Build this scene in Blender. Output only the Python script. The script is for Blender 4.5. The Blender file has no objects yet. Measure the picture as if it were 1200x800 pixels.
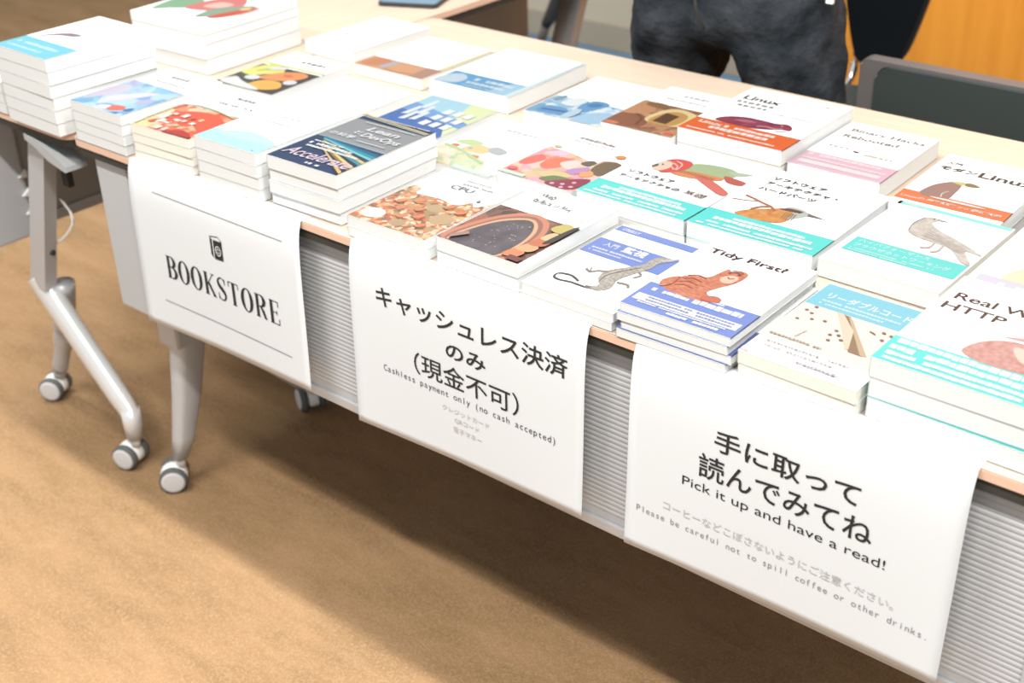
import bpy, bmesh, math, random
from mathutils import Vector, Matrix
PI = math.pi
random.seed(7)
C = bpy.context.scene.collection
scene = bpy.context.scene

# ------------------------------------------------------------------ camera
cam_d = bpy.data.cameras.new('camera'); cam = bpy.data.objects.new('camera', cam_d); C.objects.link(cam)
cam.location = (1.20799, -1.09856, 0.75080)
cam.rotation_euler = (1.05949988, 0.0261366, 0.69951133)
cam_d.sensor_width = 36.0; cam_d.lens = 1516.14 * 36.0 / 1200.0
cam_d.clip_start = 0.05
cam_d.dof.use_dof = True; cam_d.dof.focus_distance = 1.62; cam_d.dof.aperture_fstop = 5.0
scene.camera = cam

# ------------------------------------------------------------------ world, lights, exposure
w = bpy.data.worlds.new('world'); scene.world = w; w.use_nodes = True
w.node_tree.nodes['Background'].inputs[0].default_value = (0.90, 0.96, 1.0, 1)
w.node_tree.nodes['Background'].inputs[1].default_value = 0.80
def area(name, loc, sx, sy, power, color, rot=(0, 0, 0)):
    l = bpy.data.lights.new(name, 'AREA'); l.shape = 'RECTANGLE'; l.size = sx; l.size_y = sy
    l.energy = power; l.color = color
    o = bpy.data.objects.new(name, l); C.objects.link(o); o.location = loc; o.rotation_euler = rot
    return o
area('ceiling_light_front', (-0.45, -1.12, 1.95), 1.2, 0.09, 58, (1.0, 0.97, 0.93))
area('ceiling_light_front_right', (1.35, -1.12, 1.95), 1.2, 0.09, 82, (1.0, 0.97, 0.93))
area('ceiling_light_middle', (-0.5, 0.05, 1.95), 4.4, 0.08, 150, (1.0, 0.98, 0.96))
area('added_light_back', (0.3, 2.0, 1.95), 4.0, 0.3, 62, (1.0, 0.97, 0.92))  # added lamp, unseen; brightens the person and the back of the room
scene.view_settings.view_transform = 'Standard'; scene.view_settings.look = 'None'
scene.view_settings.exposure = 0.0; scene.view_settings.gamma = 1.0
try: scene.view_settings.use_curve_mapping = False
except Exception: pass

# ------------------------------------------------------------------ materials
TOP = 3.7        # how many times a level face is lit compared with pure white
def lin(c):
    return tuple((v/255/12.92 if v/255 <= .04045 else ((v/255+.055)/1.055)**2.4) for v in c)
def alb(c, k=1.0):
    return tuple(min(.9, v/k) for v in lin(c))
_m = {}
def mat(name, rgb, rough=.6, metal=0.0, spec=.3, var=0.0, vscale=30, bump=0.0, bscale=200, bdist=.001, rgb2=None, coat=0.0, stretch=None):
    if name in _m: return _m[name]
    m = bpy.data.materials.new(name); m.use_nodes = True; nt = m.node_tree; b = nt.nodes['Principled BSDF']
    b.inputs['Base Color'].default_value = (*rgb, 1); b.inputs['Roughness'].default_value = rough
    b.inputs['Metallic'].default_value = metal; b.inputs['Specular IOR Level'].default_value = spec
    if coat: b.inputs['Coat Weight'].default_value = coat; b.inputs['Coat Roughness'].default_value = .15
    tc = nt.nodes.new('ShaderNodeTexCoord'); mp = nt.nodes.new('ShaderNodeMapping')
    nt.links.new(tc.outputs['Object'], mp.inputs[0])
    if stretch: mp.inputs['Scale'].default_value = stretch
    if var or rgb2:
        n = nt.nodes.new('ShaderNodeTexNoise'); n.inputs['Scale'].default_value = vscale; n.inputs['Detail'].default_value = 5
        nt.links.new(mp.outputs[0], n.inputs['Vector'])
        r = nt.nodes.new('ShaderNodeValToRGB'); nt.links.new(n.outputs[0], r.inputs[0])
        r.color_ramp.elements[0].position = .33; r.color_ramp.elements[1].position = .67
        a = rgb2 if rgb2 else tuple(v*(1-var) for v in rgb)
        z = rgb if rgb2 else tuple(min(.95, v*(1+var)) for v in rgb)
        r.color_ramp.elements[0].color = (*a, 1); r.color_ramp.elements[1].color = (*z, 1)
        nt.links.new(r.outputs[0], b.inputs['Base Color'])
    if bump:
        n = nt.nodes.new('ShaderNodeTexNoise'); n.inputs['Scale'].default_value = bscale; n.inputs['Detail'].default_value = 3
        nt.links.new(mp.outputs[0], n.inputs['Vector'])
        bp = nt.nodes.new('ShaderNodeBump'); bp.inputs['Strength'].default_value = bump; bp.inputs['Distance'].default_value = bdist
        nt.links.new(n.outputs[0], bp.inputs['Height']); nt.links.new(bp.outputs[0], b.inputs['Normal'])
    _m[name] = m; return m
def paint(name, cols, scale=90, k=TOP, warp=.02):
    """a painterly print: patches of the given colours"""
    if name in _m: return _m[name]
    m = bpy.data.materials.new(name); m.use_nodes = True; nt = m.node_tree; b = nt.nodes['Principled BSDF']
    b.inputs['Roughness'].default_value = .45; b.inputs['Specular IOR Level'].default_value = .3
    tc = nt.nodes.new('ShaderNodeTexCoord')
    nz = nt.nodes.new('ShaderNodeTexNoise'); nz.inputs['Scale'].default_value = scale*.5; nz.inputs['Detail'].default_value = 3
    nt.links.new(tc.outputs['Object'], nz.inputs['Vector'])
    mx = nt.nodes.new('ShaderNodeVectorMath'); mx.operation = 'MULTIPLY_ADD'; mx.inputs[1].default_value = (warp, warp, warp)
    nt.links.new(nz.outputs['Color'], mx.inputs[0]); nt.links.new(tc.outputs['Object'], mx.inputs[2])
    v = nt.nodes.new('ShaderNodeTexVoronoi'); v.inputs['Scale'].default_value = scale
    nt.links.new(mx.outputs[0], v.inputs['Vector'])
    sp = nt.nodes.new('ShaderNodeSeparateColor'); nt.links.new(v.outputs['Color'], sp.inputs[0])
    r = nt.nodes.new('ShaderNodeValToRGB'); r.color_ramp.interpolation = 'CONSTANT'
    e = r.color_ramp.elements; n = len(cols)
    for i, c in enumerate(cols):
        el = e[i] if i < 2 else e.new(i/n)
        el.position = i/n; el.color = (*alb(c, k), 1)
    nt.links.new(sp.outputs[0], r.inputs[0]); nt.links.new(r.outputs[0], b.inputs['Base Color'])
    _m[name] = m; return m
def ink(c, k=TOP, var=0):
    key = 'print_%d_%d_%d_%d' % (*c, int(var*100))
    return mat(key, alb(c, k), rough=.4, spec=.35, var=var, vscale=120)

M_white = mat('cover_white', (.46, .465, .465), rough=.35, spec=.4)
M_page = mat('page_white', (.605, .62, .61), rough=.8, var=.03, vscale=60, stretch=(1, 1, 60))
M_cream = mat('page_cream', (.68, .645, .56), rough=.8, var=.04, vscale=60, stretch=(1, 1, 60))
M_paper = mat('sign_paper', (.60, .625, .64), rough=.75, spec=.15)
M_black = mat('sign_ink', (.02, .02, .02), rough=.7)
M_inkl = mat('sign_ink_light', (.22, .21, .20), rough=.7)
M_inkll = mat('sign_ink_faint', (.42, .42, .40), rough=.7)
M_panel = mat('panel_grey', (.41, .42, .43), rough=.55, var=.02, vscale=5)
M_panel2 = mat('panel_grey_dark', (.30, .29, .27), rough=.6)
M_leg = mat('leg_paint', (.46, .465, .475), rough=.38, metal=.25)
M_alu = mat('leg_aluminium', (.62, .62, .61), rough=.28, metal=.25)
M_cast = mat('caster_grey', (.20, .20, .19), rough=.5)
M_hub = mat('caster_cap', (.55, .54, .54), rough=.45)
M_cwhite = mat('caster_white', (.75, .75, .72), rough=.45)
M_tyre = mat('caster_tyre', (.10, .105, .10), rough=.7)
M_edge = mat('table_edge_black', (.035, .035, .03), rough=.6)
M_trim = mat('table_edge_pale', (.62, .42, .31), rough=.6)
M_dark = mat('dark_plastic', (.03, .032, .033), rough=.5)

def wood_top():
    m = bpy.data.materials.new('table_laminate'); m.use_nodes = True; nt = m.node_tree; b = nt.nodes['Principled BSDF']
    tc = nt.nodes.new('ShaderNodeTexCoord'); mp = nt.nodes.new('ShaderNodeMapping'); mp.inputs['Scale'].default_value = (1.5, 40, 1)
    n = nt.nodes.new('ShaderNodeTexNoise'); n.inputs['Scale'].default_value = 4; n.inputs['Detail'].default_value = 6
    r = nt.nodes.new('ShaderNodeValToRGB')
    r.color_ramp.elements[0].position = .3; r.color_ramp.elements[1].position = .75
    r.color_ramp.elements[0].color = (.335, .264, .200, 1); r.color_ramp.elements[1].color = (.395, .314, .245, 1)
    nt.links.new(tc.outputs['Object'], mp.inputs[0]); nt.links.new(mp.outputs[0], n.inputs[0]); nt.links.new(n.outputs[0], r.inputs[0])
    nt.links.new(r.outputs[0], b.inputs['Base Color']); b.inputs['Roughness'].default_value = .5
    return m
M_wood = wood_top()
def carpet(name, c1, c2, c3):
    m = bpy.data.materials.new(name); m.use_nodes = True; nt = m.node_tree; b = nt.nodes['Principled BSDF']
    b.inputs['Roughness'].default_value = 1; b.inputs['Specular IOR Level'].default_value = .05
    tc = nt.nodes.new('ShaderNodeTexCoord')
    n1 = nt.nodes.new('ShaderNodeTexNoise'); n1.inputs['Scale'].default_value = 4.5; n1.inputs['Detail'].default_value = 6; n1.inputs['Roughness'].default_value = .65
    mp = nt.nodes.new('ShaderNodeMapping'); mp.inputs['Rotation'].default_value = (0, 0, .35); mp.inputs['Scale'].default_value = (1, 3.2, 1)
    nt.links.new(tc.outputs['Object'], mp.inputs[0]); nt.links.new(mp.outputs[0], n1.inputs[0])
    n2 = nt.nodes.new('ShaderNodeTexNoise'); n2.inputs['Scale'].default_value = 330; n2.inputs['Detail'].default_value = 2
    nt.links.new(tc.outputs['Object'], n2.inputs[0])
    r = nt.nodes.new('ShaderNodeValToRGB'); nt.links.new(n1.outputs[0], r.inputs[0])
    r.color_ramp.elements[0].position = .35; r.color_ramp.elements[0].color = (*c1, 1)
    r.color_ramp.elements[1].position = .65; r.color_ramp.elements[1].color = (*c2, 1)
    mx = nt.nodes.new('ShaderNodeMix'); mx.data_type = 'RGBA'; nt.links.new(r.outputs[0], mx.inputs[6]); mx.inputs[7].default_value = (*c3, 1)
    r2 = nt.nodes.new('ShaderNodeMapRange'); r2.inputs[1].default_value = .45; r2.inputs[2].default_value = .75; r2.inputs[4].default_value = .75
    nt.links.new(n2.outputs[0], r2.inputs[0]); nt.links.new(r2.outputs[0], mx.inputs[0])
    nt.links.new(mx.outputs[2], b.inputs['Base Color'])
    bp = nt.nodes.new('ShaderNodeBump'); bp.inputs['Strength'].default_value = .8; bp.inputs['Distance'].default_value = .003
    nt.links.new(n2.outputs[0], bp.inputs['Height']); nt.links.new(bp.outputs[0], b.inputs['Normal'])
    return m
M_carpet = carpet('carpet_brown', (.215, .130, .062), (.300, .183, .092), (.37, .25, .155))
M_blue = carpet('carpet_blue', (.10, .17, .25), (.12, .20, .28), (.16, .25, .33))

# ------------------------------------------------------------------ mesh helpers
def link(name, bm, mats, parent=None, smooth=False):
    me = bpy.data.meshes.new(name); bmesh.ops.recalc_face_normals(bm, faces=bm.faces[:]) if len(bm.faces) else None
    bm.to_mesh(me); bm.free()
    for m in (mats if isinstance(mats, (list, tuple)) else [mats]): me.materials.append(m)
    if smooth:
        for p in me.polygons: p.use_smooth = True
    o = bpy.data.objects.new(name, me); C.objects.link(o)
    if parent is not None: o.parent = parent
    return o
def empty(name, loc=(0, 0, 0), rz=0, label=None, cat=None, group=None):
    o = bpy.data.objects.new(name, None); o.empty_display_size = .05; C.objects.link(o)
    o.location = loc; o.rotation_euler = (0, 0, rz); tag(o, label, cat, group); return o
def tag(o, label=None, cat=None, group=None, kind=None):
    if label: o['label'] = label
    if cat: o['category'] = cat
    if group: o['group'] = group
    if kind: o['kind'] = kind
    return o
def box(bm, x0, x1, y0, y1, z0, z1, mi=0, bevel=0, M=None):
    v = [bm.verts.new(p) for p in ((x0,y0,z0),(x1,y0,z0),(x1,y1,z0),(x0,y1,z0),(x0,y0,z1),(x1,y0,z1),(x1,y1,z1),(x0,y1,z1))]
    fs = [bm.faces.new([v[i] for i in q]) for q in ((3,2,1,0),(4,5,6,7),(0,1,5,4),(1,2,6,5),(2,3,7,6),(3,0,4,7))]
    for f in fs: f.material_index = mi
    if M is not None: bmesh.ops.transform(bm, matrix=M, verts=v)
    if bevel:
        es = list({e for f in fs for e in f.edges})
        bmesh.ops.bevel(bm, geom=es, offset=bevel, segments=2, affect='EDGES', profile=.6)
def prism(bm, pts, axis, a0, a1, mi=0):
    """extrude a 2-D outline along axis ('x': pts=(y,z); 'y': pts=(x,z); 'z': pts=(x,y))"""
    def P(p, a): return {'x': (a, p[0], p[1]), 'y': (p[0], a, p[1]), 'z': (p[0], p[1], a)}[axis]
    A = [bm.verts.new(P(p, a0)) for p in pts]; B = [bm.verts.new(P(p, a1)) for p in pts]
    n = len(pts)
    fs = [bm.faces.new(A), bm.faces.new(B[::-1])]
    for i in range(n): fs.append(bm.faces.new([A[i], B[i], B[(i+1) % n], A[(i+1) % n]]))
    for f in fs: f.material_index = mi
    return fs
def rings(bm, rs, mi=0, caps=True):
    R = [[bm.verts.new(p) for p in r] for r in rs]; n = len(R[0])
    for a, b in zip(R[:-1], R[1:]):
        for i in range(n):
            f = bm.faces.new([a[i], a[(i+1) % n], b[(i+1) % n], b[i]]); f.material_index = mi; f.smooth = True
    if caps:
        bm.faces.new(R[0][::-1]).material_index = mi; bm.faces.new(R[-1]).material_index = mi
def tube(bm, pts, rad, n=10, mi=0, flat=1.0):
    """tube through pts; rad number or list; flat squashes it sideways"""
    pts = [Vector(p) for p in pts]; rs = []
    if not isinstance(rad, (list, tuple)): rad = [rad]*len(pts)
    for i, p in enumerate(pts):
        d = (pts[min(i+1, len(pts)-1)] - pts[max(i-1, 0)]).normalized()
        s = d.cross(Vector((0, 0, 1)) if abs(d.z) < .9 else Vector((0, 1, 0))).normalized(); t = s.cross(d)
        rs.append([p + s*math.cos(2*PI*k/n)*rad[i]*flat + t*math.sin(2*PI*k/n)*rad[i] for k in range(n)])
    rings(bm, rs, mi)
def disc_cyl(bm, c, axis, r, h, n=20, mi=0, bev=.12):
    """short cylinder with softened rims, centred on c along axis"""
    a = Vector(axis).normalized(); s = a.orthogonal().normalized(); t = a.cross(s); c = Vector(c); rs = []
    for d, q in ((-.5, 1-bev), (-.5+bev, 1), (.5-bev, 1), (.5, 1-bev)):
        rs.append([c + a*h*d + (s*math.cos(2*PI*k/n) + t*math.sin(2*PI*k/n))*r*q for k in range(n)])
    rings(bm, rs, mi)
def rrect(x0, x1, y0, y1, r, n=5):
    o = []
    for cx, cy, a in ((x1-r, y1-r, 0), (x0+r, y1-r, PI/2), (x0+r, y0+r, PI), (x1-r, y0+r, 1.5*PI)):
        for k in range(n+1):
            t = a + PI/2*k/n; o.append((cx+r*math.cos(t), cy+r*math.sin(t)))
    return o
def smooth_closed(pts, sub=5):
    n = len(pts); o = []
    for i in range(n):
        p0, p1, p2, p3 = pts[i-1], pts[i], pts[(i+1) % n], pts[(i+2) % n]
        for k in range(sub):
            t = k/sub
            o.append(tuple(.5*((2*p1[j]) + (-p0[j]+p2[j])*t + (2*p0[j]-5*p1[j]+4*p2[j]-p3[j])*t*t + (-p0[j]+3*p1[j]-3*p2[j]+p3[j])*t**3) for j in (0, 1)))
    return o
def smooth_open(pts, sub=6):
    o = []; P = [pts[0]] + list(pts) + [pts[-1]]
    for i in range(1, len(P)-2):
        p0, p1, p2, p3 = P[i-1], P[i], P[i+1], P[i+2]
        for k in range(sub):
            t = k/sub
            o.append(tuple(.5*((2*p1[j]) + (-p0[j]+p2[j])*t + (2*p0[j]-5*p1[j]+4*p2[j]-p3[j])*t*t + (-p0[j]+3*p1[j]-3*p2[j]+p3[j])*t**3) for j in range(len(p1))))
    o.append(tuple(pts[-1])); return o

# ---- lettering: real glyph outlines turned into flat ink meshes
def glyphs(s, weight=0.0, shear=0.0, size=1.0):
    cu = bpy.data.curves.new('t', 'FONT'); cu.body = s; cu.size = 1; cu.offset = weight; cu.shear = shear; cu.resolution_u = 3
    cu.fill_mode = 'FRONT'
    o = bpy.data.objects.new('t', cu); C.objects.link(o)
    bpy.context.view_layer.update()
    dg = bpy.context.evaluated_depsgraph_get()
    me = bpy.data.meshes.new_from_object(o.evaluated_get(dg))
    vs = [(v.co.x, v.co.y) for v in me.vertices]; fs = [tuple(p.vertices) for p in me.polygons]
    bpy.data.objects.remove(o); bpy.data.curves.remove(cu); bpy.data.meshes.remove(me)
    return vs, fs
_gc = {}
def put_text(bm, s, x0, x1, yb, h, mp, mi=0, weight=0.0, shear=0.0, top=None):
    """fit the text's ink box to [x0,x1] x [yb,yb+h]; mp maps (x,y) to 3-D"""
    key = (s, weight, shear)
    if key not in _gc: _gc[key] = glyphs(s, weight, shear)
    vs, fs = _gc[key]
    if not vs: return
    ax, bx = min(v[0] for v in vs), max(v[0] for v in vs); ay, by = min(v[1] for v in vs), max(v[1] for v in vs)
    V = [bm.verts.new(mp(x0+(v[0]-ax)/(bx-ax)*(x1-x0), yb+(v[1]-ay)/(by-ay)*h)) for v in vs]
    for f in fs:
        try: bm.faces.new([V[i] for i in f]).material_index = mi
        except ValueError: pass
def put_mono(bm, s, x0, x1, yb, h, mp, mi=0, weight=0.0):
    """evenly spaced lettering: every character in a cell of its own"""
    cell = (x1-x0)/len(s); k = h/.98
    for i, ch in enumerate(s):
        if ch == ' ': continue
        key = (ch, weight, 0)
        if key not in _gc: _gc[key] = glyphs(ch, weight)
        vs, fs = _gc[key]; ax, bx = min(v[0] for v in vs), max(v[0] for v in vs); wd = min((bx-ax)*k, cell*.86); cx = x0+cell*(i+.5)
        V = [bm.verts.new(mp(cx-wd/2+(v[0]-ax)/(bx-ax)*wd, yb+h*.22+v[1]*k)) for v in vs]
        for f in fs:
            try: bm.faces.new([V[j] for j in f]).material_index = mi
            except ValueError: pass
def ribbon(bm, pts, ws, mp, mi=0):
    """variable-width pen stroke"""
    n = len(pts); L = []; R = []
    for i, p in enumerate(pts):
        a, b = pts[max(i-1, 0)], pts[min(i+1, n-1)]; dx, dy = b[0]-a[0], b[1]-a[1]; d = math.hypot(dx, dy) or 1
        wv = ws[i] if isinstance(ws, (list, tuple)) else ws
        L.append(bm.verts.new(mp(p[0]-dy/d*wv/2, p[1]+dx/d*wv/2))); R.append(bm.verts.new(mp(p[0]+dy/d*wv/2, p[1]-dx/d*wv/2)))
    for i in range(n-1): bm.faces.new([L[i], L[i+1], R[i+1], R[i]]).material_index = mi

# ------------------------------------------------------------------ floor and walls
FL = -0.72
bm = bmesh.new(); box(bm, -5, 4, -3, 2.15, FL-.05, FL); tag(link('floor', bm, M_carpet), kind='structure')
bm = bmesh.new(); box(bm, -2.6, 4, 2.15, 3.1, FL-.05, FL); o = tag(link('floor', bm, M_blue), kind='structure')
bm = bmesh.new(); box(bm, -5, -2.6, 2.15, 3.1, FL-.05, FL); o = tag(link('floor', bm, M_carpet), kind='structure')
M_beige = mat('wall_beige', (.40, .35, .27), rough=.8, var=.03, vscale=3)
M_beige2 = mat('baseboard_beige', (.29, .25, .19), rough=.7)
bm = bmesh.new()
for a, b in ((-5, -3.3), (-3.296, -2.12), (-2.116, -1.86), (-1.856, -0.86)):
    box(bm, a, b, 2.88, 2.95, FL, 1.9, bevel=.002)
tag(link('wall_back', bm, M_beige), kind='structure')
bm = bmesh.new(); box(bm, -5, -0.86, 2.868, 2.88, FL, FL+.10, bevel=.003); tag(link('baseboard_back', bm, M_beige2), kind='structure')
M_oak = bpy.data.materials.new('wood_wall'); M_oak.use_nodes = True; nt = M_oak.node_tree; b = nt.nodes['Principled BSDF']
tc = nt.nodes.new('ShaderNodeTexCoord'); mp_ = nt.nodes.new('ShaderNodeMapping'); mp_.inputs['Scale'].default_value = (9, 1, .8)
n = nt.nodes.new('ShaderNodeTexNoise'); n.inputs['Scale'].default_value = 2.2; n.inputs['Detail'].default_value = 7
r = nt.nodes.new('ShaderNodeValToRGB'); r.color_ramp.elements[0].position = .3; r.color_ramp.elements[1].position = .72
r.color_ramp.elements[0].color = (.56, .20, .016, 1); r.color_ramp.elements[1].color = (.66, .26, .028, 1)
nt.links.new(tc.outputs['Object'], mp_.inputs[0]); nt.links.new(mp_.outputs[0], n.inputs[0]); nt.links.new(n.outputs[0], r.inputs[0]); nt.links.new(r.outputs[0], b.inputs['Base Color'])
b.inputs['Roughness'].default_value = .4
bm = bmesh.new()
box(bm, -.86, 4, 2.885, 2.95, FL, 1.9)
wall = tag(link('wall_back', bm, M_oak), kind='structure')
for i, (a, b2) in enumerate(((-.86, .27), (.274, 1.47), (1.474, 2.67), (2.674, 4))):
    bm = bmesh.new(); box(bm, a, b2, 2.868, 2.885, FL, 1.9, bevel=.002); link('panel', bm, M_oak, wall)

# ------------------------------------------------------------------ folding tables on casters
def ribbed_panel(bm, u0, u1, z0, z1, depth, mi=0, pitch=.0075):
    """panel in the u-z plane (faces -y), shallow horizontal ribs on the front"""
    pts = [(depth, z0), (0, z0), (0, z0+.012)]
    z = z0+.012
    while z < z1-.012:
        pts += [(0.0, z), (-.0009, z+pitch*.25), (-.0009, z+pitch*.6), (0.0, z+pitch*.85)]; z += pitch
    pts += [(0, z1), (depth, z1)]
    q = [pts[0]]
    for p in pts[1:]:
        if (p[0]-q[-1][0])**2+(p[1]-q[-1][1])**2 > 1e-10: q.append(p)
    prism(bm, q, 'x', u0, u1, mi)
def caster(parent, c, ang):
    """twin-wheel caster, c = swivel point on the leg end, ang = rolling direction"""
    d = Vector((math.cos(ang), math.sin(ang), 0)); s = Vector((-math.sin(ang), math.cos(ang), 0)); r = .027
    cx = Vector((c[0], c[1], FL+r)) + d*.016
    bm = bmesh.new(); tube(bm, [(c[0], c[1], c[2]+.01), (c[0], c[1], FL+r*1.75)], .010, 10)
    n = 12; rs = []
    for w_ in (-.011, -.007, .007, .011):
        q = .93 if abs(w_) > .01 else 1.0
        rs.append([cx + s*w_ + (d*math.cos(t)+Vector((0, 0, 1))*math.sin(t))*r*.98*q for t in [(-.35 + (PI+.7)*k/(n-1)) for k in range(n)]])
    rings(bm, rs); link('caster_housing', bm, M_cwhite, parent, True)
    for sg in (-1, 1):
        bm = bmesh.new(); disc_cyl(bm, cx+s*sg*.020, s, r, .015, 24, 0, .18); link('caster_wheel', bm, M_tyre, parent, True)
        bm = bmesh.new(); disc_cyl(bm, cx+s*sg*.0285, s, r*.84, .003, 24, 0, .2); link('wheel_cap', bm, M_hub, parent, True)
def make_table(name, loc, rz, length, label, frames, mirror=False):
    t = empty(name, loc, rz, label, 'table', 'folding tables under the books')
    D = .45
    def top(z0, z1, ins, mt, nm, r=.028):
        bm = bmesh.new(); prism(bm, rrect(ins, length-ins, ins, D-ins, r), 'z', z0, z1); return link(nm, bm, mt, t)
    top(-.0015, 0, .0004, M_wood, 'table_top')
    top(-.0125, -.0015, 0, M_trim, 'edge_band')
    top(-.028, -.0125, .004, M_edge, 'underside')
    return t
# the front table (books rest on it)
T1 = make_table('folding_table', (-.728, 0, 0), 0, 1.8, 'long pale folding table on casters with the paper signs hanging from its front edge', None)
T2 = make_table('folding_table', (-.728, .452, 0), 0, 1.8, 'pale folding table pushed against the back of the one with the signs', None)
T3 = make_table('folding_table', (-.732, 0, 0), PI/2, 1.8, 'pale folding table turned sideways at the left, casters and tablet on it', None)
T3['label'] = 'pale folding table standing crosswise at the left end, tablet on it'
# modesty panel of the front table
bm = bmesh.new(); ribbed_panel(bm, .13, 1.67, -.298, -.029, .010); link('modesty_panel', bm, M_panel, T1).location = (0, .022, 0)
bm = bmesh.new(); box(bm, .042, .13, .016, .034, -.3145, -.029, bevel=.003); link('panel_end', bm, M_panel, T1)
bm = bmesh.new(); box(bm, 1.67, 1.758, .016, .034, -.3145, -.029, bevel=.003); link('panel_end', bm, M_panel, T1)
bm = bmesh.new(); box(bm, .13, 1.67, .017, .034, -.3145, -.2985, bevel=.002); link('panel_rail', bm, M_leg, T1)
# end frames of the front table: straight tapering front leg, bar to the rear caster
def frame_front(table, x):
    bm = bmesh.new()
    P = [(.212, -.026, .030, .020), (.180, -.15, .034, .020), (.150, -.28, .038, .021), (.124, -.385, .040, .022), (.112, -.43, .034, .022), (.092, -.53, .028, .020), (.070, -.61, .021, .018), (.054, -.655, .014, .014)]
    rs = []
    for (y, z, hy, hx) in P:
        rs.append([(x+hx*math.copysign(abs(math.cos(a))**.6, math.cos(a)), y+hy*math.copysign(abs(math.sin(a))**.6, math.sin(a)), z) for a in [2*PI*k/16 for k in range(16)]])
    rings(bm, rs); leg = link('leg', bm, M_leg, table, True)
    bm = bmesh.new()
    box(bm, x-.028, x+.028, .070, .172, -.418, -.335, bevel=.008); link('leg_bracket', bm, M_leg, leg)
    caster(leg, (x, .052, -.655), -2.3)
    bm = bmesh.new(); tube(bm, smooth_open([(x, .14, -.40), (x, .22, -.47), (x, .35, -.61), (x, .39, -.645), (x, .395, -.66)], 5), .020, 12, flat=.8)
    bar = link('leg_bar', bm, M_alu, table, True)
    caster(bar, (x, .395, -.655), 2.7)
    return leg
frame_front(T1, .078); frame_front(T1, 1.72)
bm = bmesh.new(); box(bm, .078, 1.72, .20, .225, -.075, -.035, bevel=.003); link('crossbeam', bm, M_panel2, T1)
def frame_plain(table, x):
    bm = bmesh.new()
    P = [(.212, -.026, .030, .020), (.150, -.28, .036, .020), (.112, -.43, .034, .020), (.054, -.655, .014, .014)]
    rings(bm, [[(x+hx*math.cos(a), y+hy*math.sin(a), z) for a in [2*PI*k/12 for k in range(12)]] for (y, z, hy, hx) in P]); leg = link('leg', bm, M_leg, table, True)
    caster(leg, (x, .052, -.655), -1.2)
    bm = bmesh.new(); tube(bm, [(x, .14, -.40), (x, .35, -.61), (x, .385, -.64), (x, .39, -.66)], .018, 10)
    bar = link('leg_bar', bm, M_alu, table, True); caster(bar, (x, .39, -.655), -1.9)
frame_plain(T2, 1.72); frame_plain(T2, .078)
# the crosswise table: its long side points along world y. World coords used, parent inverse applied
def tlink(name, bm, mats, table, smooth=False, parent=None):
    bpy.context.view_layer.update()
    Mi = table.matrix_world.inverted(); bmesh.ops.transform(bm, matrix=Mi, verts=bm.verts[:])
    return link(name, bm, mats, parent or table, smooth)
bm = bmesh.new()
pt = [(-1.045, -.395), (-.927, -.028)]
# leaning post, box section
rs = []
for k in range(5):
    t = k/4; x = -1.041+(.130)*t; z = -.405+.377*t
    rs.append([(x-.026, .045, z), (x+.026, .045, z), (x+.026, .072, z), (x-.026, .072, z)])
rings(bm, rs)
for f in bm.faces: f.smooth = False
bmesh.ops.bevel(bm, geom=[e for e in bm.edges if len(e.link_faces) == 2 and e.calc_face_angle() > .5], offset=.004, segments=2, affect='EDGES')
post = tlink('leg', bm, M_leg, T3)
def caster_world(part, table, c, ang):
    before = set(o.name for o in C.objects)
    caster(part, c, ang)
    bpy.context.view_layer.update(); Mi = table.matrix_world.inverted()
    for o in list(C.objects):
        if o.name not in before: o.data.transform(Mi)
bm = bmesh.new()
path = smooth_open([(-1.062, .066, -.392), (-1.035, .066, -.425), (-.96, .060, -.480), (-.83, .048, -.568), (-.795, .045, -.592), (-.780, .043, -.606)], 5)
tube(bm, path, [.034-.010*min(1, k/(len(path)-4)) for k in range(len(path))], 14, flat=.75); tube(bm, [(-.780, .043, -.590), (-.779, .042, -.62), (-.779, .040, -.655)], [.019, .019, .016], 14)
bar = tlink('leg_bar', bm, M_alu, T3, True)
caster_world(bar, T3, (-.779, .040, -.655), 3.5)
bm = bmesh.new()
tube(bm, smooth_open([(-1.01, .085, -.40), (-1.045, .09, -.49), (-1.09, .095, -.58), (-1.125, .098, -.64), (-1.135, .098, -.665)], 4), [.024]*8+[.020]*5+[.015]*4, 12, flat=.8)
strut = tlink('leg_strut', bm, M_leg, T3, True)
caster_world(strut, T3, (-1.135, .098, -.655), -2.6)
# folding lever paddle under the near end
bm = bmesh.new()
prism(bm, [(-.885, -.030), (-.86, -.034), (-.800, -.052), (-.765, -.068), (-.762, -.076), (-.77, -.079), (-.82, -.068), (-.86, -.048), (-.885, -.042)], 'y', .004, .046)
bmesh.ops.bevel(bm, geom=[e for e in bm.edges if e.calc_face_angle(0) > .3], offset=.002, segments=2, affect='EDGES')
tlink('release_lever', bm, mat('lever_grey', (.36, .37, .37), rough=.5), T3)
bm = bmesh.new(); box(bm, -.920, -.900, .078, .092, -.165, -.035, bevel=.003); tlink('hinge_bracket', bm, M_dark, T3)
bm = bmesh.new(); box(bm, -.98, -.87, .06, .10, -.055, -.028, bevel=.004); tlink('hinge_plate', bm, M_leg, T3)
bm = bmesh.new(); box(bm, -1.148, -1.136, .115, 1.718, -.300, -.029, bevel=.002); tlink('modesty_panel', bm, M_panel2, T3)  # darker grey paints in the shade on the panel's inner side
bm = bmesh.new(); box(bm, -1.150, -1.130, .115, 1.718, -.322, -.298, bevel=.003); tlink('panel_rail', bm, M_leg, T3)
bm = bmesh.new(); box(bm, -1.155, -1.128, -.06, .115, -.335, -.029, bevel=.006); lit_end = tlink('panel_end', bm, M_panel, T3)  # lighter grey paints in the light falling on the panel's near end
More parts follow.
